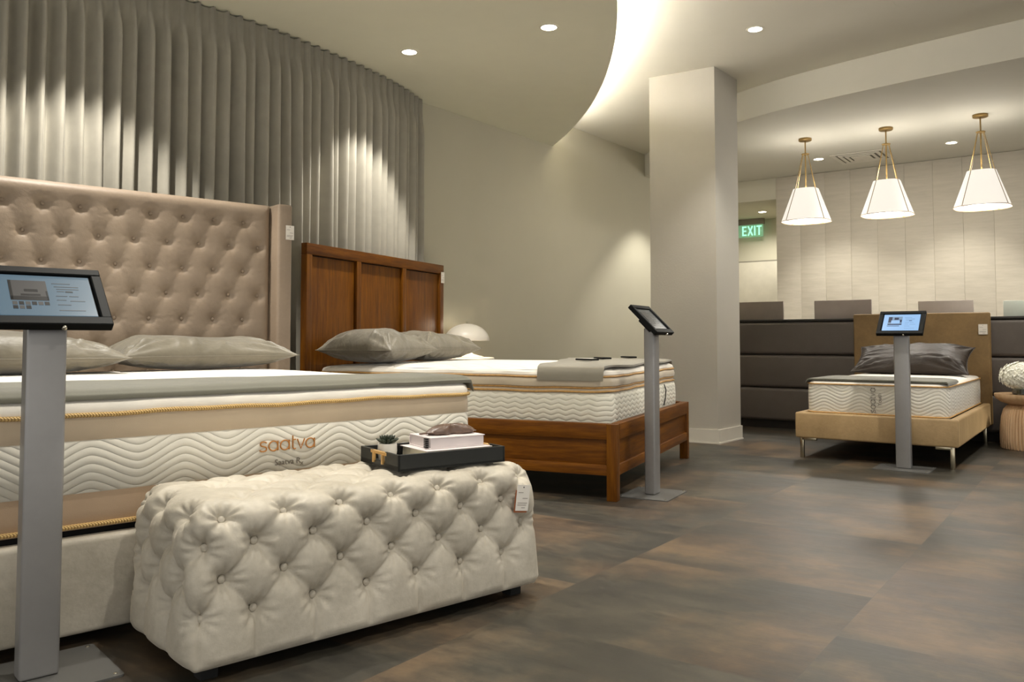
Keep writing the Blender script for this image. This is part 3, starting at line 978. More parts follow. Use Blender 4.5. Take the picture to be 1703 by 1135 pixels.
# ------------------------------------------------------------------ the big bed (tufted headboard)
MR = np.array([-.174, 3.617])
bed1 = empty('tufted_bed_frame', 'big bed frame with tall beige button-tufted wingback headboard', 'bed frame', (MR[0], MR[1], 0), U1A)
m = MB(); m.box(-1.985, .05, -.035, .03, .035, .325, .018, 4); m.build('foot_rail', MT['hb1b'] if 'hb1b' in MT else MT['ottoman'], bed1)
for x0, x1 in ((-.015, .05), (-1.985, -1.92)):
    m = MB(); m.box(x0, x1, .03, 2.03, .035, .325, .018, 4); m.build('side_rail', MT['ottoman'], bed1)
m = MB(); m.box(-1.93, 0, .03, 2.0, .24, .34); m.build('platform', MT['blackgap'], bed1)
for x in (-1.9, -.03):
    for y in (.03, 1.95):
        m = MB(); m.box(x - .03, x + .03, y - .02, y + .04, 0, .06, .003); m.build('leg', MT['blackgap'], bed1)
def make_headboard1():
    X0, X1, Z0, Z1 = -2.0, .018, .30, 1.762
    st = .0085
    nx, nz = int((X1 - X0) / st), int((Z1 - Z0) / st)
    xs, zs = np.linspace(X0, X1, nx), np.linspace(Z0, Z1, nz)
    X, Z = np.meshgrid(xs, zs, indexing='ij')
    P = np.stack([X, np.zeros_like(X), Z], -1).reshape(-1, 3); N = np.tile(np.array([[0, -1.0, 0]]), (len(P), 1))
    Q = []
    for r in range(7):
        z = 1.640 - .1475 * r
        for k in range(12):
            x = (-.155 if r % 2 == 0 else -.062) - .1815 * k
            if x > -1.95: Q.append((x, 0, z, r))
    Qp = np.array([q[:3] for q in Q])
    A_, B_ = [], []
    for i in range(len(Q)):
        for j in range(i + 1, len(Q)):
            if abs(Q[i][3] - Q[j][3]) == 1 and abs(Q[i][0] - Q[j][0]) < .12: A_.append(Qp[i]); B_.append(Qp[j])
    h = tuft_disp(P, N, Qp, np.array(A_), np.array(B_), .005, .026, .030, .031, .001)
    ed = np.minimum(np.minimum(P[:, 0] - X0, X1 - P[:, 0]), Z1 - P[:, 2])
    top = np.clip((P[:, 2] - 1.66) / .05, 0, 1)
    h = h * (1 - top) + .008 * top
    h *= np.clip(ed / .03, 0, 1)
    edge_round = -.03 * np.exp(-(ed / .016) ** 1.0)
    y = 2.0 - h - edge_round * 1.0
    V = np.stack([P[:, 0], y, P[:, 2]], 1).tolist()
    F = grid_faces(nx, nz)
    m = MB(); m.add(V, F)
    # body behind
    m.box(X0, X1, 2.028, 2.10, Z0, Z1, .012, 3)
    o = m.build('headboard', MT['hb1'], bed1, smooth=60)
    for (x, yy, z, r) in Q:
        add_button(bed1, (x, 2.0 + .018, z), (0, -1, 0), MT['hb1'], .010)
make_headboard1()
for x0, x1 in ((.022, .118), (-2.10, -2.004)):
    m = MB(); m.box(x0, x1, 1.915, 2.12, .035, 1.765, .018, 4); m.build('wing', MT['hb1'], bed1)
p = locw(MR, .098, 1.911, U1, V1)
make_tag('price_tag', 'small white price tag on the right wing of the tufted headboard', (p[0], p[1], 1.634), U1A, .055, .088, back=False)

# big mattress
mat1 = empty('mattress', 'thick white and beige banded mattress with gold piping and wave quilting on the big bed', 'mattress', (MR[0], MR[1], 0), U1A)
BX = (-1.93, 0, 0, 1.985); RC = .055
m = band_mesh(BX, RC, [(-.03, .342), (-.004, .345), (0, .352), (.001, .40), (0, .455)]); m.build('lower_band', MT['bandlow'], mat1)
m = band_mesh(BX, RC, [(0, .455), (.004, .46), (.006, .54), (.004, .612), (0, .617)]); m.build('quilted_border', MT['quilt'], mat1)
m = band_mesh(BX, RC, [(0, .617), (.004, .622), (.005, .66), (.001, .695)]); m.build('upper_band', MT['band'], mat1)
m = piping(BX, RC, .357, .0075, .006); m.build('piping', MT['rope'], mat1)
m = piping(BX, RC, .697, .0075, .008, .004); m.build('piping', MT['rope'], mat1)
m = band_mesh(BX, RC, [(.002, .700), (.004, .712), (-.004, .732), (-.03, .748)], .003); m.build('pillow_top_border', MT['white'], mat1)
m = top_mesh(BX, RC, .748, .022, .03); m.build('top_panel', MT['qtop'], mat1)
# lettering
P_, W_ = wordmark()
def put_wordmark(parent, x0, z0, width, y, mat, r, vertical=False, name='wordmark'):
    s = width / W_; m = MB()
    if not vertical: f = lambda a, b: (x0 + a * s, y, z0 + b * s)
    else: f = lambda a, b: (x0 - b * s, y, z0 + a * s)
    strokes(m, P_, r, f); return m.build(name, mat, parent)
put_wordmark(mat1, -.975, .531, .216, -.0085, MT['orange'], .0025)
def put_text(parent, s, x, z, size, y, mat, vertical=False, name='lettering'):
    vs, fs = text_mesh(s, size, .0006, 'LEFT')
    m = MB()
    if not vertical: V = [(x + v.x, y - v.z, z + v.y) for v in vs]
    else: V = [(x - v.y, y - v.z, z + v.x) for v in vs]
    m.add(V, fs); return m.build(name, mat, parent, smooth=0)
put_text(mat1, 'Saatva R', -.916, .478, .030, -.0085, MT['textgrey'])
put_text(mat1, 'x', -.816, .470, .026, -.0085, MT['textgrey'])
BH = (BX[0] + .03, BX[1] - .03)
# pillows (local to world)
def wpos(O, a, b, u, v, z): 
    p = np.array(O) + a * u + b * v; return (p[0], p[1], z)
pillow('pillow', 'taupe satin pillow on the big bed by the right wing of the headboard', wpos(MR, -.54, 1.70, U1, V1, .772), U1A, .47, .25, .112, MT['satin'], 'taupe pillows on the big bed', 3)
pillow('pillow', 'taupe satin pillow on the big bed behind the left tablet stand', wpos(MR, -1.44, 1.58, U1, V1, .772), U1A - .12, .46, .25, .112, MT['satin'], 'taupe pillows on the big bed', 11)
# runner across the foot
def z1(X, Y):
    cx = np.clip(np.minimum(X + 1.90, -.03 - X) / .12, 0, 1)
    e = np.clip(np.minimum(np.minimum(X + 1.93, -X), Y) / .10, -1, 1)
    return .752 + .017 * np.clip(e, 0, 1) ** .5 + np.minimum(0, e) * .3 - .014 * np.exp(-((Y - .003) / .018) ** 2)
def warp1(U, W, X, Y):
    Y = .003 + W * (.525 - .33 * U ** 1.4) + .012 * np.sin(U * 9 + 1) * W
    return X, Y
m = cloth_strip((-1.97, .012), (.03, .95), z1, .013, 4, .004, warp=warp1)
o = m.build('bed_runner', MT['grey_runner'], loc=(MR[0], MR[1], 0), rot=(0, 0, U1A), smooth=60)
tag(o, 'dark grey cloth runner spread over the foot of the big mattress', 'bed runner')

# ------------------------------------------------------------------ the wooden bed
A0 = np.array([.60, 4.79]); U2, V2 = np.array([.407, .9135]), np.array([-.9135, .407]); A2 = math.atan2(.9135, .407)
bed2 = empty('wooden_bed_frame', 'walnut-stained wooden panel bed frame with three-panel headboard', 'bed frame', (A0[0], A0[1], 0), A2)
WB, LB = 1.95, 2.2
for x in (0, WB - .062):
    m = MB(); m.box(x, x + .062, 0, .062, 0, .44, .003); m.build('leg', MT['wood'], bed2)
def panel_rail(parent, ax, a0, a1, out, name):
    # a framed rail: top rail, bottom rail and recessed panel; ax 'x' runs along x at y=out, 'y' runs along y at x=out
    def bb(p0, p1, q0, q1, z0, z1, mt, nm, par):
        m = MB()
        if ax == 'x': m.box(p0, p1, q0, q1, z0, z1, .002)
        else: m.box(q0, q1, p0, p1, z0, z1, .002)
        return m.build(nm, mt, par)
    wm = MT['woodx'] if ax == 'x' else MT['woody']
    s = 1 if out < .5 else -1
    q = sorted((out, out + s * .035)); qp = sorted((out + s * .016, out + s * .03)); qt = sorted((out - s * .004, out + s * .05))
    r = bb(a0, a1, qp[0], qp[1], .16, .43, wm, name, parent)
    bb(a0, a1, qt[0], qt[1], .352, .442, wm, 'top_rail', r)
    bb(a0, a1, q[0], q[1], .145, .205, wm, 'bottom_rail', r)
panel_rail(bed2, 'x', .06, WB - .06, .002, 'foot_panel')
panel_rail(bed2, 'y', .06, LB, .002, 'side_panel')
panel_rail(bed2, 'y', .06, LB, WB - .002, 'side_panel')
m = MB(); m.box(.04, WB - .04, .04, LB, .33, .40); m.build('slat_platform', MT['blackgap'], bed2)
hb = MB(); hb.box(.03, WB - .03, LB + .034, LB + .044, .12, 1.55); hbo = hb.build('headboard', MT['blackgap'], bed2)  # black backing sheet stands in for the shade in the panel gaps
for x0, x1 in ((.064, .590), (.659, 1.245), (1.314, WB - .070)):
    m = MB(); m.box(x0, x1, LB + .022, LB + .034, .12, 1.512, .002); m.build('panel', MT['wood'], hbo)
m = MB(); m.box(0, WB, LB, LB + .050, 1.52, 1.598, .003); m.build('top_rail', MT['woodx'], hbo)
for x0, x1 in ((0, .06), (WB - .06, WB)):
    m = MB(); m.box(x0, x1, LB, LB + .050, 0, 1.52, .003); m.build('stile', MT['wood'], hbo)
for x0 in (.60, 1.255):
    m = MB(); m.box(x0, x0 + .055, LB + .001, LB + .03, .12, 1.52, .002); m.build('stile', MT['wood'], hbo)
p = locw(A0, 1.925, LB - .004, U2, V2)
make_tag('price_tag', 'small white price tag on the right edge of the wooden headboard', (p[0], p[1], 1.535), A2, .06, .098, back=False)

mat2 = empty('mattress', 'cream mattress with zigzag quilting and a gold-piped topper layer on the wooden bed', 'mattress', (A0[0], A0[1], 0), A2)
B2 = (.07, WB - .07, .07, 2.18); RC2 = .10
m = band_mesh(B2, RC2, [(-.03, .405), (-.006, .408), (0, .42), (.003, .50), (0, .575), (-.008, .60), (-.02, .612)]); m.build('quilted_base', MT['zig'], mat2)
B2b = (.085, WB - .085, .085, 2.17)
m = band_mesh(B2b, .09, [(-.03, .608), (0, .618), (.002, .632), (-.012, .640)], .004); m.build('lower_lip', MT['topper'], mat2)
m = piping(B2b, .09, .618, .0055, .006, .004); m.build('piping', MT['pip'], mat2)
m = piping(B2b, .09, .641, .0055, .0, .004); m.build('piping', MT['pip'], mat2)
m = band_mesh(B2b, .09, [(-.012, .640), (.008, .650), (.012, .672), (.006, .695), (-.004, .703)], .004); m.build('topper_border', MT['topper'], mat2)
m = piping(B2b, .09, .706, .0055, .004, .003); m.build('piping', MT['pip'], mat2)
m = band_mesh(B2b, .09, [(-.002, .708), (.002, .718), (-.006, .734), (-.03, .744)], .003); m.build('pillow_top_border', MT['white'], mat2)
m = top_mesh(B2b, .09, .744, .022, .03); m.build('top_panel', MT['qtop'], mat2)
m = MB(); m.tube([(1.42, .066, .60), (1.44, .058, .56), (1.43, .060, .50), (1.40, .064, .45)], .004, 6); m.build('cord', MT['black'], mat2)
pillow('pillow', 'taupe satin pillow at the near head side of the wooden bed', wpos(A0, .38, 1.86, U2, V2, .768), A2 + .02, .33, .30, .140, MT['satin'], 'taupe pillows on the wooden bed', 21, piped=True)
pillow('pillow', 'taupe satin pillow at the far head side of the wooden bed, beside the lamp', wpos(A0, 1.10, 1.88, U2, V2, .768), A2 - .10, .38, .27, .140, MT['satin'], 'taupe pillows on the wooden bed', 33)
# throw over foot
def z2(X, Y):
    e = np.minimum(np.minimum(X - .085, WB - .085 - X), Y - .085)
    up = np.clip(e / .10, 0, 1) ** .5
    return .750 + .020 * up - np.clip(-e, 0, 1) * 3.0
def warp2(U, W, X, Y):
    # side drape: first 6% and last 6% hang down the sides
    x = .085 - .022 + (WB - .17 + .03) * U
    y = np.where(True, .10 + (.42 + .45 * U ** 1.2) * W, Y) + .012 * np.sin(U * 14)
    return x, y
m = cloth_strip((0, 1), (0, 1), z2, .012, 9, .004, nx=170, ny=60, warp=warp2)
o = m.build('folded_throw', MT['grey_throw'], loc=(A0[0], A0[1], 0), rot=(0, 0, A2), smooth=60)
tag(o, 'grey-beige folded cover spread over the foot of the wooden bed', 'throw')
for (a, b, rz, lab, ln) in [(.86, .47, .5, 'flat black remote with pale top on the foot of the wooden bed, nearest the viewer', .17),
                            (1.30, .50, .9, 'flat black remote on the foot of the wooden bed, middle of three', .20),
                            (1.72, .42, .9, 'flat black remote on the foot of the wooden bed beside the stand, farthest of three', .17)]:
    pz = wpos(A0, a, b, U2, V2, .786)
    e = empty('remote_control', lab, 'remote', pz, A2 + math.pi / 2 - rz, 'remotes on the wooden bed')
    m = MB(); m.box(-ln / 2, ln / 2, -.035, .035, 0, .012, .004, 2); m.build('case', MT['black'], e)
    m = MB(); m.box(-ln / 2 + .012, ln / 2 - .012, -.027, .027, .0118, .0128)
    m.build('face', MT['paper'] if a < 1 else MT['cap'], e)

# ------------------------------------------------------------------ the small bed
KC = np.array([3.17, 5.925])
bed3 = empty('upholstered_youth_bed_frame', 'camel velvet small bed frame with plain square headboard and metal legs', 'bed frame', (KC[0], KC[1], 0), AP)
WK, LK = 1.15, 1.92
m = MB(); m.box(-WK, 0, 0, .065, .158, .357, .014, 3); m.build('foot_rail', MT['tanrail'], bed3)
for x0, x1 in ((-.065, 0), (-WK, -WK + .065)):
    m = MB(); m.box(x0, x1, .06, LK, .158, .357, .014, 3); m.build('side_rail', MT['tanrail'], bed3)
m = MB(); m.box(-WK + .05, -.05, .05, LK - .02, .27, .34); m.build('platform', MT['blackgap'], bed3)
m = MB(); m.box(-WK - .01, .01, LK, LK + .085, .158, 1.178, .016, 4); m.build('headboard', MT['tanvelvet'], bed3)
for x, sx in ((-.045, -1), (-WK + .045, 1)):
    for y, sy in ((.035, 1), (LK - .03, -1)):
        m = MB(); m.box(x - .014, x + .014, y - .014, y + .014, 0, .158, .002)
        m.box(min(x, x + sx * .11), max(x, x + sx * .11), y - .014, y + .014, .138, .159, .002); m.build('leg', MT['satin_leg'], bed3)
p = locw(KC, -.045, LK - .004, UA, VA)
make_tag('price_tag', 'small white price tag on the upper right of the camel headboard', (p[0], p[1], 1.068), AP, .072, .092, back=False)
mat3 = empty('mattress', 'small white wave-quilted mattress with orange piping on the camel bed', 'mattress', (KC[0], KC[1], 0), AP)
B3 = (-WK + .075, -.075, .07, LK - .01); RC3 = .07
m = band_mesh(B3, RC3, [(-.03, .345), (0, .352), (.004, .37), (.006, .47), (.004, .565), (0, .58)]); m.build('quilted_border', MT['quiltk'], mat3)
for z in (.362, .583):
    m = piping(B3, RC3, z, .005, .006); m.build('piping', MT['pip'], mat3)
m = band_mesh(B3, RC3, [(-.002, .585), (-.012, .598), (-.03, .604)]); m.build('top_border', MT['white'], mat3)
m = top_mesh(B3, RC3, .604, .014, .03); m.build('top_panel', MT['qtop'], mat3)
put_wordmark(mat3, -.565, .372, .19, .062, MT['textgrey'], .0020, True)
put_text(mat3, 'Youth', -.522, .428, .038, .062, MT['textgrey'], True)
pillow('pillow', 'dark brown satin pillow leaning on the camel headboard of the small bed', wpos(KC, -.57, 1.56, UA, VA, .685), AP, .48, .25, .105, MT['satindark'], None, 41, tilt=math.radians(27))
def z3(X, Y):
    e = np.minimum(np.minimum(X - B3[0], B3[1] - X), Y - B3[2])
    return .606 + .012 * np.clip(e / .1, 0, 1) ** .5 - np.clip(-e, 0, 1) * 1.5
def warp3(U, W, X, Y):
    return X, Y + .10 * (1 - U) * 0 + .03 * np.sin(U * 5) * W
m = cloth_strip((B3[0] - .012, B3[1] + .006), (B3[2] + .01, B3[2] + .52), z3, .012, 5, .002, nx=90, ny=40, warp=warp3)
o = m.build('bed_runner', MT['grey_runner'], loc=(KC[0], KC[1], 0), rot=(0, 0, AP), smooth=60)
tag(o, 'grey cloth runner across the foot of the small white mattress', 'bed runner')

# ------------------------------------------------------------------ tablet stands
def screen_mats(kind):
    if kind == 'left': return screen('screen_page_dim', (106, 134, 152), .30), screen('screen_picture_dim', (112, 108, 104), .22), screen('screen_dark_dim', (46, 44, 46), .15)
    if kind == 'mid': return screen('screen_page_mid', (100, 104, 102), .2), screen('screen_picture_mid', (70, 70, 72), .2), screen('screen_dark_mid', (42, 44, 46), .15)
    return screen('screen_page_bright', (160, 204, 252), .42), screen('screen_picture_bright', (140, 172, 204), .35), screen('screen_dark_bright', (40, 54, 96), .25)
def tablet_stand(loc, rz, label, kind):
    e = empty('tablet_stand', label, 'tablet stand', (loc[0], loc[1], 0), rz, 'tablet kiosks beside the beds')
    m = MB(); m.prism(rr(-.185, .185, -.155, .155, .012, 3), 0, .006)
    b = m.build('base_plate', MT['base_steel'], e, smooth=30)
    for x in (-.165, .165):
        for y in (-.135, .135):
            mm = MB(); mm.lathe([(.006, .006), (.006, .008), (.003, .0095)], 10, (x, y)); mm.build('screw', MT['chrome'], b)
    m = MB(); m.box(-.05, .05, -.0325, .0325, .006, 1.0, .009, 3); m.build('post', MT['steel'], e)
    # enclosure tilted back
    t = math.radians(45)
    piv = Matrix.Translation((0, -.085, .965)) @ Matrix.Rotation(-(math.pi / 2 - t), 4, 'X')
    # local: x across, z up the face, -y out of the face
    Hh = .235; Wd = .155
    m = MB(); 
    fr = .028
    for (a0, a1, b0, b1) in ((-Wd, Wd, 0, fr + .004), (-Wd, Wd, Hh - fr, Hh), (-Wd, -Wd + fr, fr, Hh - fr), (Wd - fr, Wd, fr, Hh - fr)):
        m.box(a0, a1, -.012, .016, b0, b1, .003, 1, M=piv)
    m.box(-Wd + .01, Wd - .01, -.002, .016, .01, Hh - .01, M=piv)
    en = m.build('enclosure', MT['black'], e)
    pg, pic, dk = screen_mats(kind)
    m = MB()
    x0, x1, zz0, zz1 = -Wd + fr + .006, Wd - fr - .006, fr + .012, Hh - fr - .004
    m.box(x0, x1, -.0045, -.002, zz0, zz1, mi=0, M=piv)
    Wx = x1 - x0; Hz = zz1 - zz0
    def q(a0, a1, b0, b1, mi, d=.0052): m.box(x0 + a0 * Wx, x0 + a1 * Wx, -d, -.0044, zz0 + b0 * Hz, zz0 + b1 * Hz, mi=mi, M=piv)
    q(.13, .52, .36, .86, 1)
    if kind == 'bright':
        q(.13, .52, .34, .40, 2, .0056); q(.30, .42, .66, .80, 2, .0056); q(.14, .24, .50, .84, 2, .0056); q(.44, .51, .50, .66, 2, .0056); q(.22, .46, .42, .62, 0, .0060)
        q(.12, .46, .26, .29, 2)
    else:
        q(.13, .52, .37, .46, 2, .0056); q(.28, .42, .58, .64, 2, .0056); q(.24, .44, .48, .52, 2, .0056); q(.13, .16, .37, .86, 2, .0056); q(.50, .52, .38, .60, 2, .0056)
        for k in range(6): q(.14 + k * .065, .19 + k * .065, .25, .33, 1 + k % 2)
        for k in range(3): q(.14 + k * .065, .19 + k * .065, .15, .23, 2 - k % 2)
    for k, (a, b_, z) in enumerate([(.58, .78, .80), (.60, .86, .72), (.62, .86, .66), (.62, .70, .60), (.60, .72, .48), (.74, .84, .48), (.60, .70, .38), (.74, .9, .36), (.60, .74, .26), (.60, .88, .12)]):
        q(a, b_, z, z + .012, 1)
    q(.71, .79, .585, .615, 2)
    m.build('screen', [pg, pic, dk], e, smooth=0)
    m = MB(); m.box(-.06, .06, .016, .05, .06, .16, .004, 1, M=piv); m.build('bracket', MT['black'], e)
    m = MB(); m.lathe([(.007, 0), (.008, .006), (.005, .012), (.001, .014)], 14, M=Matrix.Translation((.028, -.082, .963)) @ Matrix.Rotation(math.pi / 2, 4, 'X')); m.build('lock', MT['chrome'], e)
    return e
tablet_stand((-1.31, 2.33), U1A, 'silver tablet stand cut by the left edge, in front of the big tufted bed', 'left')
tablet_stand((.845, 5.03), math.atan2(.872, .49), 'silver tablet stand seen side-on at the foot of the wooden bed', 'mid')
tablet_stand((2.822, 6.017), AP, 'silver tablet stand with bright blue screen in front of the small camel bed', 'bright')

# ------------------------------------------------------------------ tray and things on it
TZ = .487
TC = locw(OT, .945, .215, U1, V1); TA = U1A - .13
tray = empty('serving_tray', 'black rectangular tray with brass handles on the cream tufted bench', 'tray', (TC[0], TC[1], TZ), TA)
TW, TD, TH = .215, .15, .056
m = MB()
m.box(-TW, TW, -TD, TD, 0, .008)
for s in (-1, 1): m.box(-TW, TW, s * TD - (.009 if s > 0 else 0), s * TD + (.009 if s < 0 else 0), 0, TH, .0012, 1)
for s in (-1, 1):
    xa, xb = (s * TW - .009, s * TW) if s > 0 else (s * TW, s * TW + .009)
    m.box(xa, xb, -TD, TD, 0, .018, .0008, 1)
    m.box(xa, xb, -TD, -.05, .0, TH, .0008, 1); m.box(xa, xb, .05, TD, .0, TH, .0008, 1)
MT['traycoat'] = plain('charcoal_tray_lacquer', (30, 31, 26), .5)
m.build('tray_body', MT['traycoat'], tray)
for s in (-1, 1):
    m = MB(); x = s * (TW - .004)
    m.box(x - .006, x + .006, -.062, .062, TH - .013, TH - .002, .001, 1)
    for y in (-.036, .036): m.box(x - .006 + s * .004, x + .004 + s * .004, y - .004, y + .004, .012, TH - .01)
    m.build('handle', MT['brasstrim'], tray)
def tp(a, b):
    c, s = math.cos(TA), math.sin(TA); return (TC[0] + a * c - b * s, TC[1] + a * s + b * c)
def book(name, label, a, b, z, w, d, h, rot, cover, pages):
    p = tp(a, b); e = empty(name, label, 'book', (p[0], p[1], z), TA + rot, 'books in the tray')
    m = MB(); m.box(-w / 2, w / 2, -d / 2, d / 2, 0, .003, .0008, 1); m.box(-w / 2, w / 2, -d / 2, d / 2, h - .003, h, .0008, 1); m.box(-w / 2, w / 2, d / 2 - .003, d / 2, 0, h, .0008, 1)
    m.build('cover', cover, e)
    m = MB(); m.box(-w / 2 + .004, w / 2 - .004, -d / 2 + .004, d / 2 - .004, .003, h - .003); m.build('pages', pages, e)
    return e
bz = TZ + .009
MT['cream'] = plain('cream_cover', (212, 204, 180), .6)
MT['lilacwhite'] = plain('white_cover', (218, 208, 206), .5)
book('book', 'cream book lying flat in the black tray beneath the thicker white one', .055, 0, bz, .27, .21, .045, 0, MT['lilacwhite'], MT['cream'])
bk = book('book', 'thick white book with dark spine ornament on top of the cream book in the tray', .065, .01, bz + .0455, .225, .17, .04, -.03, MT['lilacwhite'], MT['lilacwhite'])
m = MB()
for k in range(5): m.box(-.121, -.112, -.07, -.05, .004 + k * .007, .008 + k * .007)
m.build('spine_tab', MT['black'], bk)
# eye mask
p = tp(.075, -.0)
mk_ = empty('sleep_mask', 'brown satin sleep mask lying on the white book in the tray', 'sleep mask', (p[0], p[1], bz + .0865), TA - .03)
def mask_outline(t):
    x = .10 * math.cos(t); y = .042 * math.sin(t) * (1 + .12 * math.cos(2 * t))
    if math.sin(t) < 0: y += .022 * math.exp(-(x / .022) ** 2)
    return x, y
m = MB(); n = 48; V = [(0, .004, .036)]; F = []
for j, k in enumerate((.3, .55, .75, .9, 1.0, .9, .6)):
    for i in range(n):
        x, y = mask_outline(2 * math.pi * i / n)
        z = [.036, .033, .027, .018, .009, .002, .0][j] + .0015 * math.sin(i * 1.3 + j)
        V.append((x * k, y * k, z))
for i in range(n): F.append((0, 1 + i, 1 + (i + 1) % n))
for j in range(6):
    for i in range(n): F.append((1 + j * n + i, 1 + j * n + (i + 1) % n, 1 + (j + 1) * n + (i + 1) % n, 1 + (j + 1) * n + i))
F.append(tuple(1 + 6 * n + i for i in range(n)))
m.add(V, F); m.build('padding', MT['mask'], mk_, smooth=70)
m = MB(); m.tube([(.098, 0, .006), (.112, .01, .004), (.116, .03, .003), (.10, .05, .003), (.03, .058, .003), (-.06, .055, .003), (-.112, .03, .003), (-.098, 0, .006)], .003, 6); m.build('strap', MT['mask'], mk_)
# succulent
p = tp(-.155, .055)
su = empty('potted_succulent', 'tiny dark succulent in a white pot at the left end of the tray', 'potted plant', (p[0], p[1], bz), TA)
m = MB(); m.lathe([(.022, 0), (.030, .004), (.035, .035), (.034, .062), (.030, .062), (.029, .055), (.002, .055)], 24, capt=True); m.build('pot', MT['pot'], su)
m = MB()
for ring, (cnt, ln, el) in enumerate([(10, .044, .35), (8, .038, .75), (6, .030, 1.15)]):
    for k in range(cnt):
        a = 2 * math.pi * (k + ring * .5) / cnt
        pts = []; rs_ = []
        for t in (0, .3, .65, .9, 1.0):
            pts.append((math.cos(a) * math.cos(el) * ln * t, math.sin(a) * math.cos(el) * ln * t, .060 + math.sin(el) * ln * t + .004 * t * t)); rs_.append([.003, .006, .0065, .0035, .0008][(0, .3, .65, .9, 1.0).index(t)])
        m.tube(pts, rs_, 6)
m.build('leaf_rosette', MT['plant'], su)
p = tp(-.105, .075)
cd_ = empty('candle_cup', 'small black cup beside the succulent in the tray', 'cup', (p[0], p[1], bz), TA)
m = MB(); m.lathe([(.017, 0), (.019, .002), (.020, .045), (.0175, .045), (.017, .035), (.001, .035)], 20); m.build('cup', MT['black'], cd_)
p = tp(-.13, -.055)
bk2 = empty('marble_coaster', 'small white stone coaster in the left front of the tray', 'coaster', (p[0], p[1], bz), TA)
m = MB(); m.box(-.05, .05, -.05, .05, 0, .008, .002, 1); m.build('slab', MT['marble'], bk2)

# ------------------------------------------------------------------ lamp on nightstand beyond wooden bed
ns_ = empty('nightstand', 'round white-topped nightstand between the wooden bed and the wall', 'nightstand', (-.40, 7.68, 0))
m = MB(); m.lathe([(.20, .0), (.20, .70), (.19, .72)], 40); m.build('drum', MT['oak'], ns_)
m = MB(); m.lathe([(.19, .72), (.235, .73), (.24, .755), (.23, .765), (.001, .765)], 40); m.build('top', MT['marble'], ns_)
lm = empty('table_lamp', 'white mushroom-shaped table lamp, lit, beyond the wooden bed', 'table lamp', (-.415, 7.65, .766))
m = MB(); prof = []
R_ = .207
for k in range(15):
    a = k / 14 * math.pi / 2
    prof.append((R_ * math.cos(a), .155 + .155 * math.sin(a) ** 1.0))
prof[-1] = (.001, prof[-1][1])
inn = [(max(.001, r - .004), z - .003) for r, z in prof[::-1]]
m.lathe(prof, 48, capb=False, capt=False); m.lathe(inn, 48, capb=False, capt=False)
m.lathe([(R_, .155), (R_ - .004, .152)], 48, capt=False, capb=False)
m.build('lamp_shade', MT['lamp'], lm)
m = MB(); m.lathe([(.15, 0), (.15, .008), (.11, .016), (.06, .03), (.035, .055), (.026, .09), (.03, .13), (.045, .17), (.05, .185)], 36); m.build('base', MT['lamp'], lm)
m = MB(); m.lathe([(.006, .305), (.006, .325), (.008, .33), (.004, .337)], 12); m.build('finial', MT['chrome'], lm)
m = MB(); m.lathe([(.02, .185), (.045, .20), (.05, .225), (.03, .25), (.001, .255)], 24); m.build('bulb', emit('lamp_bulb', (255, 236, 210), 9.0), lm)
ld = bpy.data.lights.new('lamp', 'POINT'); ld.energy = 7; ld.color = (1, .88, .7); ld.shadow_soft_size = .05
lo = bpy.data.objects.new('lamp_light', ld); COL.objects.link(lo); lo.parent = lm; lo.location = (0, 0, .17 + .03)
lo.location = (.0, -.0, .275)

# ------------------------------------------------------------------ side table, flowers
tb = empty('side_table', 'pale oak drum side table with fluted base beside the small bed', 'side table', (4.436, 7.108, 0))
m = MB(); seg = 480; prof = [(.238, .0), (.245, .006), (.247, .08), (.243, .18), (.232, .27), (.215, .33), (.185, .365), (.15, .375)]
V = []; F = []
for r, z in prof:
    for i in range(seg):
        a = 2 * math.pi * i / seg; q = r * (1 - (.06 * (.5 + .5 * math.cos(a * 56)) ** 5 if .004 < z < .34 else 0)); V.append((q * math.cos(a), q * math.sin(a), z))
for j in range(len(prof) - 1):
    for i in range(seg): F.append((j * seg + i, j * seg + (i + 1) % seg, (j + 1) * seg + (i + 1) % seg, (j + 1) * seg + i))
F.append(tuple(range(seg))[::-1]); F.append(tuple((len(prof) - 1) * seg + i for i in range(seg)))
m.add(V, F); m.build('fluted_base', MT['oak'], tb, smooth=60)
m = MB(); m.lathe([(.17, .372), (.235, .395), (.27, .425), (.283, .452), (.280, .464), (.001, .464)], 64); m.build('table_top', MT['oak'], tb)
vs_ = empty('hydrangea_vase', 'low glass vase of white hydrangea on the oak side table', 'vase of flowers', (4.325, 7.02, .465))
m = MB(); m.lathe([(.075, 0), (.078, .004), (.078, .075), (.074, .075), (.074, .008), (.001, .008)], 32, sq=6); m.build('glass_vase', MT['glass'], vs_)
m = MB(); m.lathe([(.06, .010), (.062, .04), (.05, .07), (.001, .072)], 20); m.build('stems', MT['plant'], vs_)
MT['petal'] = plain('white_petals', (246, 245, 234), .7, var=.05, nscale=60)
m = MB(); rs_ = np.random.RandomState(2)
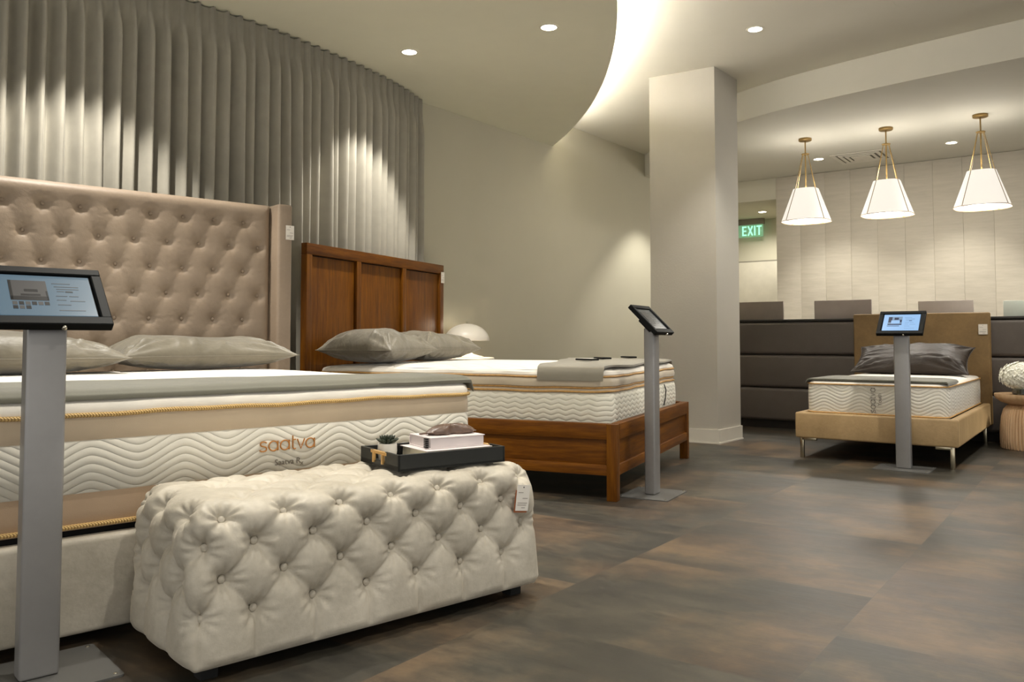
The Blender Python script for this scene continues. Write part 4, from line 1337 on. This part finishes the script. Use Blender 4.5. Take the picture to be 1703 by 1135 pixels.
for k in range(330):
    ga = k * 2.39996; zz = 1 - 1.75 * (k + .5) / 330
    rr__ = math.sqrt(max(0, 1 - zz * zz)); d = Vector((rr__ * math.cos(ga), rr__ * math.sin(ga), zz))
    R0 = .165 * (1 + .10 * math.sin(3 * ga) * rr__ + .05 * rs_.randn() * .6)
    c = Vector((d.x * R0, d.y * R0, .155 + d.z * R0 * .68))
    M = Matrix.Translation(c) @ d.to_track_quat('Z', 'Y').to_matrix().to_4x4() @ Matrix.Rotation(rs_.uniform(0, 3), 4, 'Z')
    for q in range(4):
        Mq = M @ Matrix.Rotation(q * math.pi / 2, 4, 'Z') @ Matrix.Rotation(-.35, 4, 'Y')
        pts = [(0, 0, 0), (.007, -.009, .001), (.018, -.008, .002), (.023, 0, .0), (.018, .008, .002), (.007, .009, .001)]
        m.add([Mq @ Vector(x) for x in pts], [(0, 1, 2, 3, 4, 5)])
m.build('flower_head', MT['petal'], vs_, smooth=0)
m = MB(); m.lathe([(.001, -.03), (.09, .0), (.14, .06), (.145, .10), (.11, .17), (.05, .205), (.001, .215)], 24, capt=False, capb=False, M=Matrix.Translation((0, 0, .06)))
m.build('flower_core', MT['petal'], vs_)

# ------------------------------------------------------------------ pendants
def make_pendant():
    e = empty('pendant_lamp', '', 'pendant lamp', (0, 0, Z_LOW), AP, 'row of pendants before the padded wall')
    m = MB(); m.lathe([(.068, 0), (.068, -.022), (.062, -.027), (.012, -.029)], 32); m.build('canopy', MT['brass'], e)
    m = MB(); m.tube([(0, 0, -.025), (0, 0, -.56)], .007, 10); m.build('stem', MT['brass'], e)
    m = MB(); m.lathe([(.04, -.165), (.043, -.170), (.04, -.176)], 20); m.build('collar', MT['brass'], e)
    zt, zb = -.553, -.905
    rt, rb = .125, .245
    for k in range(4):
        a = math.pi / 4 + k * math.pi / 2 + math.radians(12)
        kk = (abs(math.cos(a)) ** 2.8 + abs(math.sin(a)) ** 2.8) ** (-1 / 2.8)
        def pt(r, z): return (r * math.cos(a), r * math.sin(a), z)
        m = MB(); m.tube([pt(.036, -.17), pt((rt + .004) * kk, zt), pt((rb + .004) * kk, zb), pt((rb - .06) * kk, zb - .004)], .0032, 6); m.build('arm', MT['brass'], e)
    m = MB(); m.lathe([(rb, zb), (rb - (rb - rt) * .5, (zt + zb) / 2), (rt, zt)], 64, capt=False, capb=False, sq=2.8); m.build('shade', MT['shadewhite'], e)
    m = MB(); m.lathe([(rb - .003, zb + .004), (.001, zb + .004)], 64, capb=False, sq=2.8); m.build('diffuser', MT['shadebottom'], e)
    m = MB(); pts = []
    for i in range(64):
        a = 2 * math.pi * i / 64; kk = (abs(math.cos(a)) ** 2.8 + abs(math.sin(a)) ** 2.8) ** (-1 / 2.8); pts.append(((rb + .001) * kk * math.cos(a), (rb + .001) * kk * math.sin(a), zb))
    m.tube(pts, .003, 6, closed=True); m.build('rim', MT['brass'], e)
    for zz, en in ((-.50, 5), (-.97, 15)):
        ld = bpy.data.lights.new('lamp', 'POINT'); ld.energy = en; ld.color = (1, .95, .87); ld.shadow_soft_size = .10
        lo = bpy.data.objects.new('lamp_light', ld); COL.objects.link(lo); lo.parent = e; lo.location = (.0, 0, zz)
    return e
pd = make_pendant()
for i, ((x, y), lab) in enumerate([((3.126, 8.763), 'lit white-shaded brass pendant nearest the column, leftmost of three'),
                                   ((3.782, 8.31), 'lit white-shaded brass pendant, middle of the row of three'),
                                   ((4.459, 7.815), 'lit white-shaded brass pendant at the right, largest in view')]):
    o = pd if i == 0 else copy_tree(pd)
    o.location = (x * K, y * K, Z_LOW); o['label'] = lab
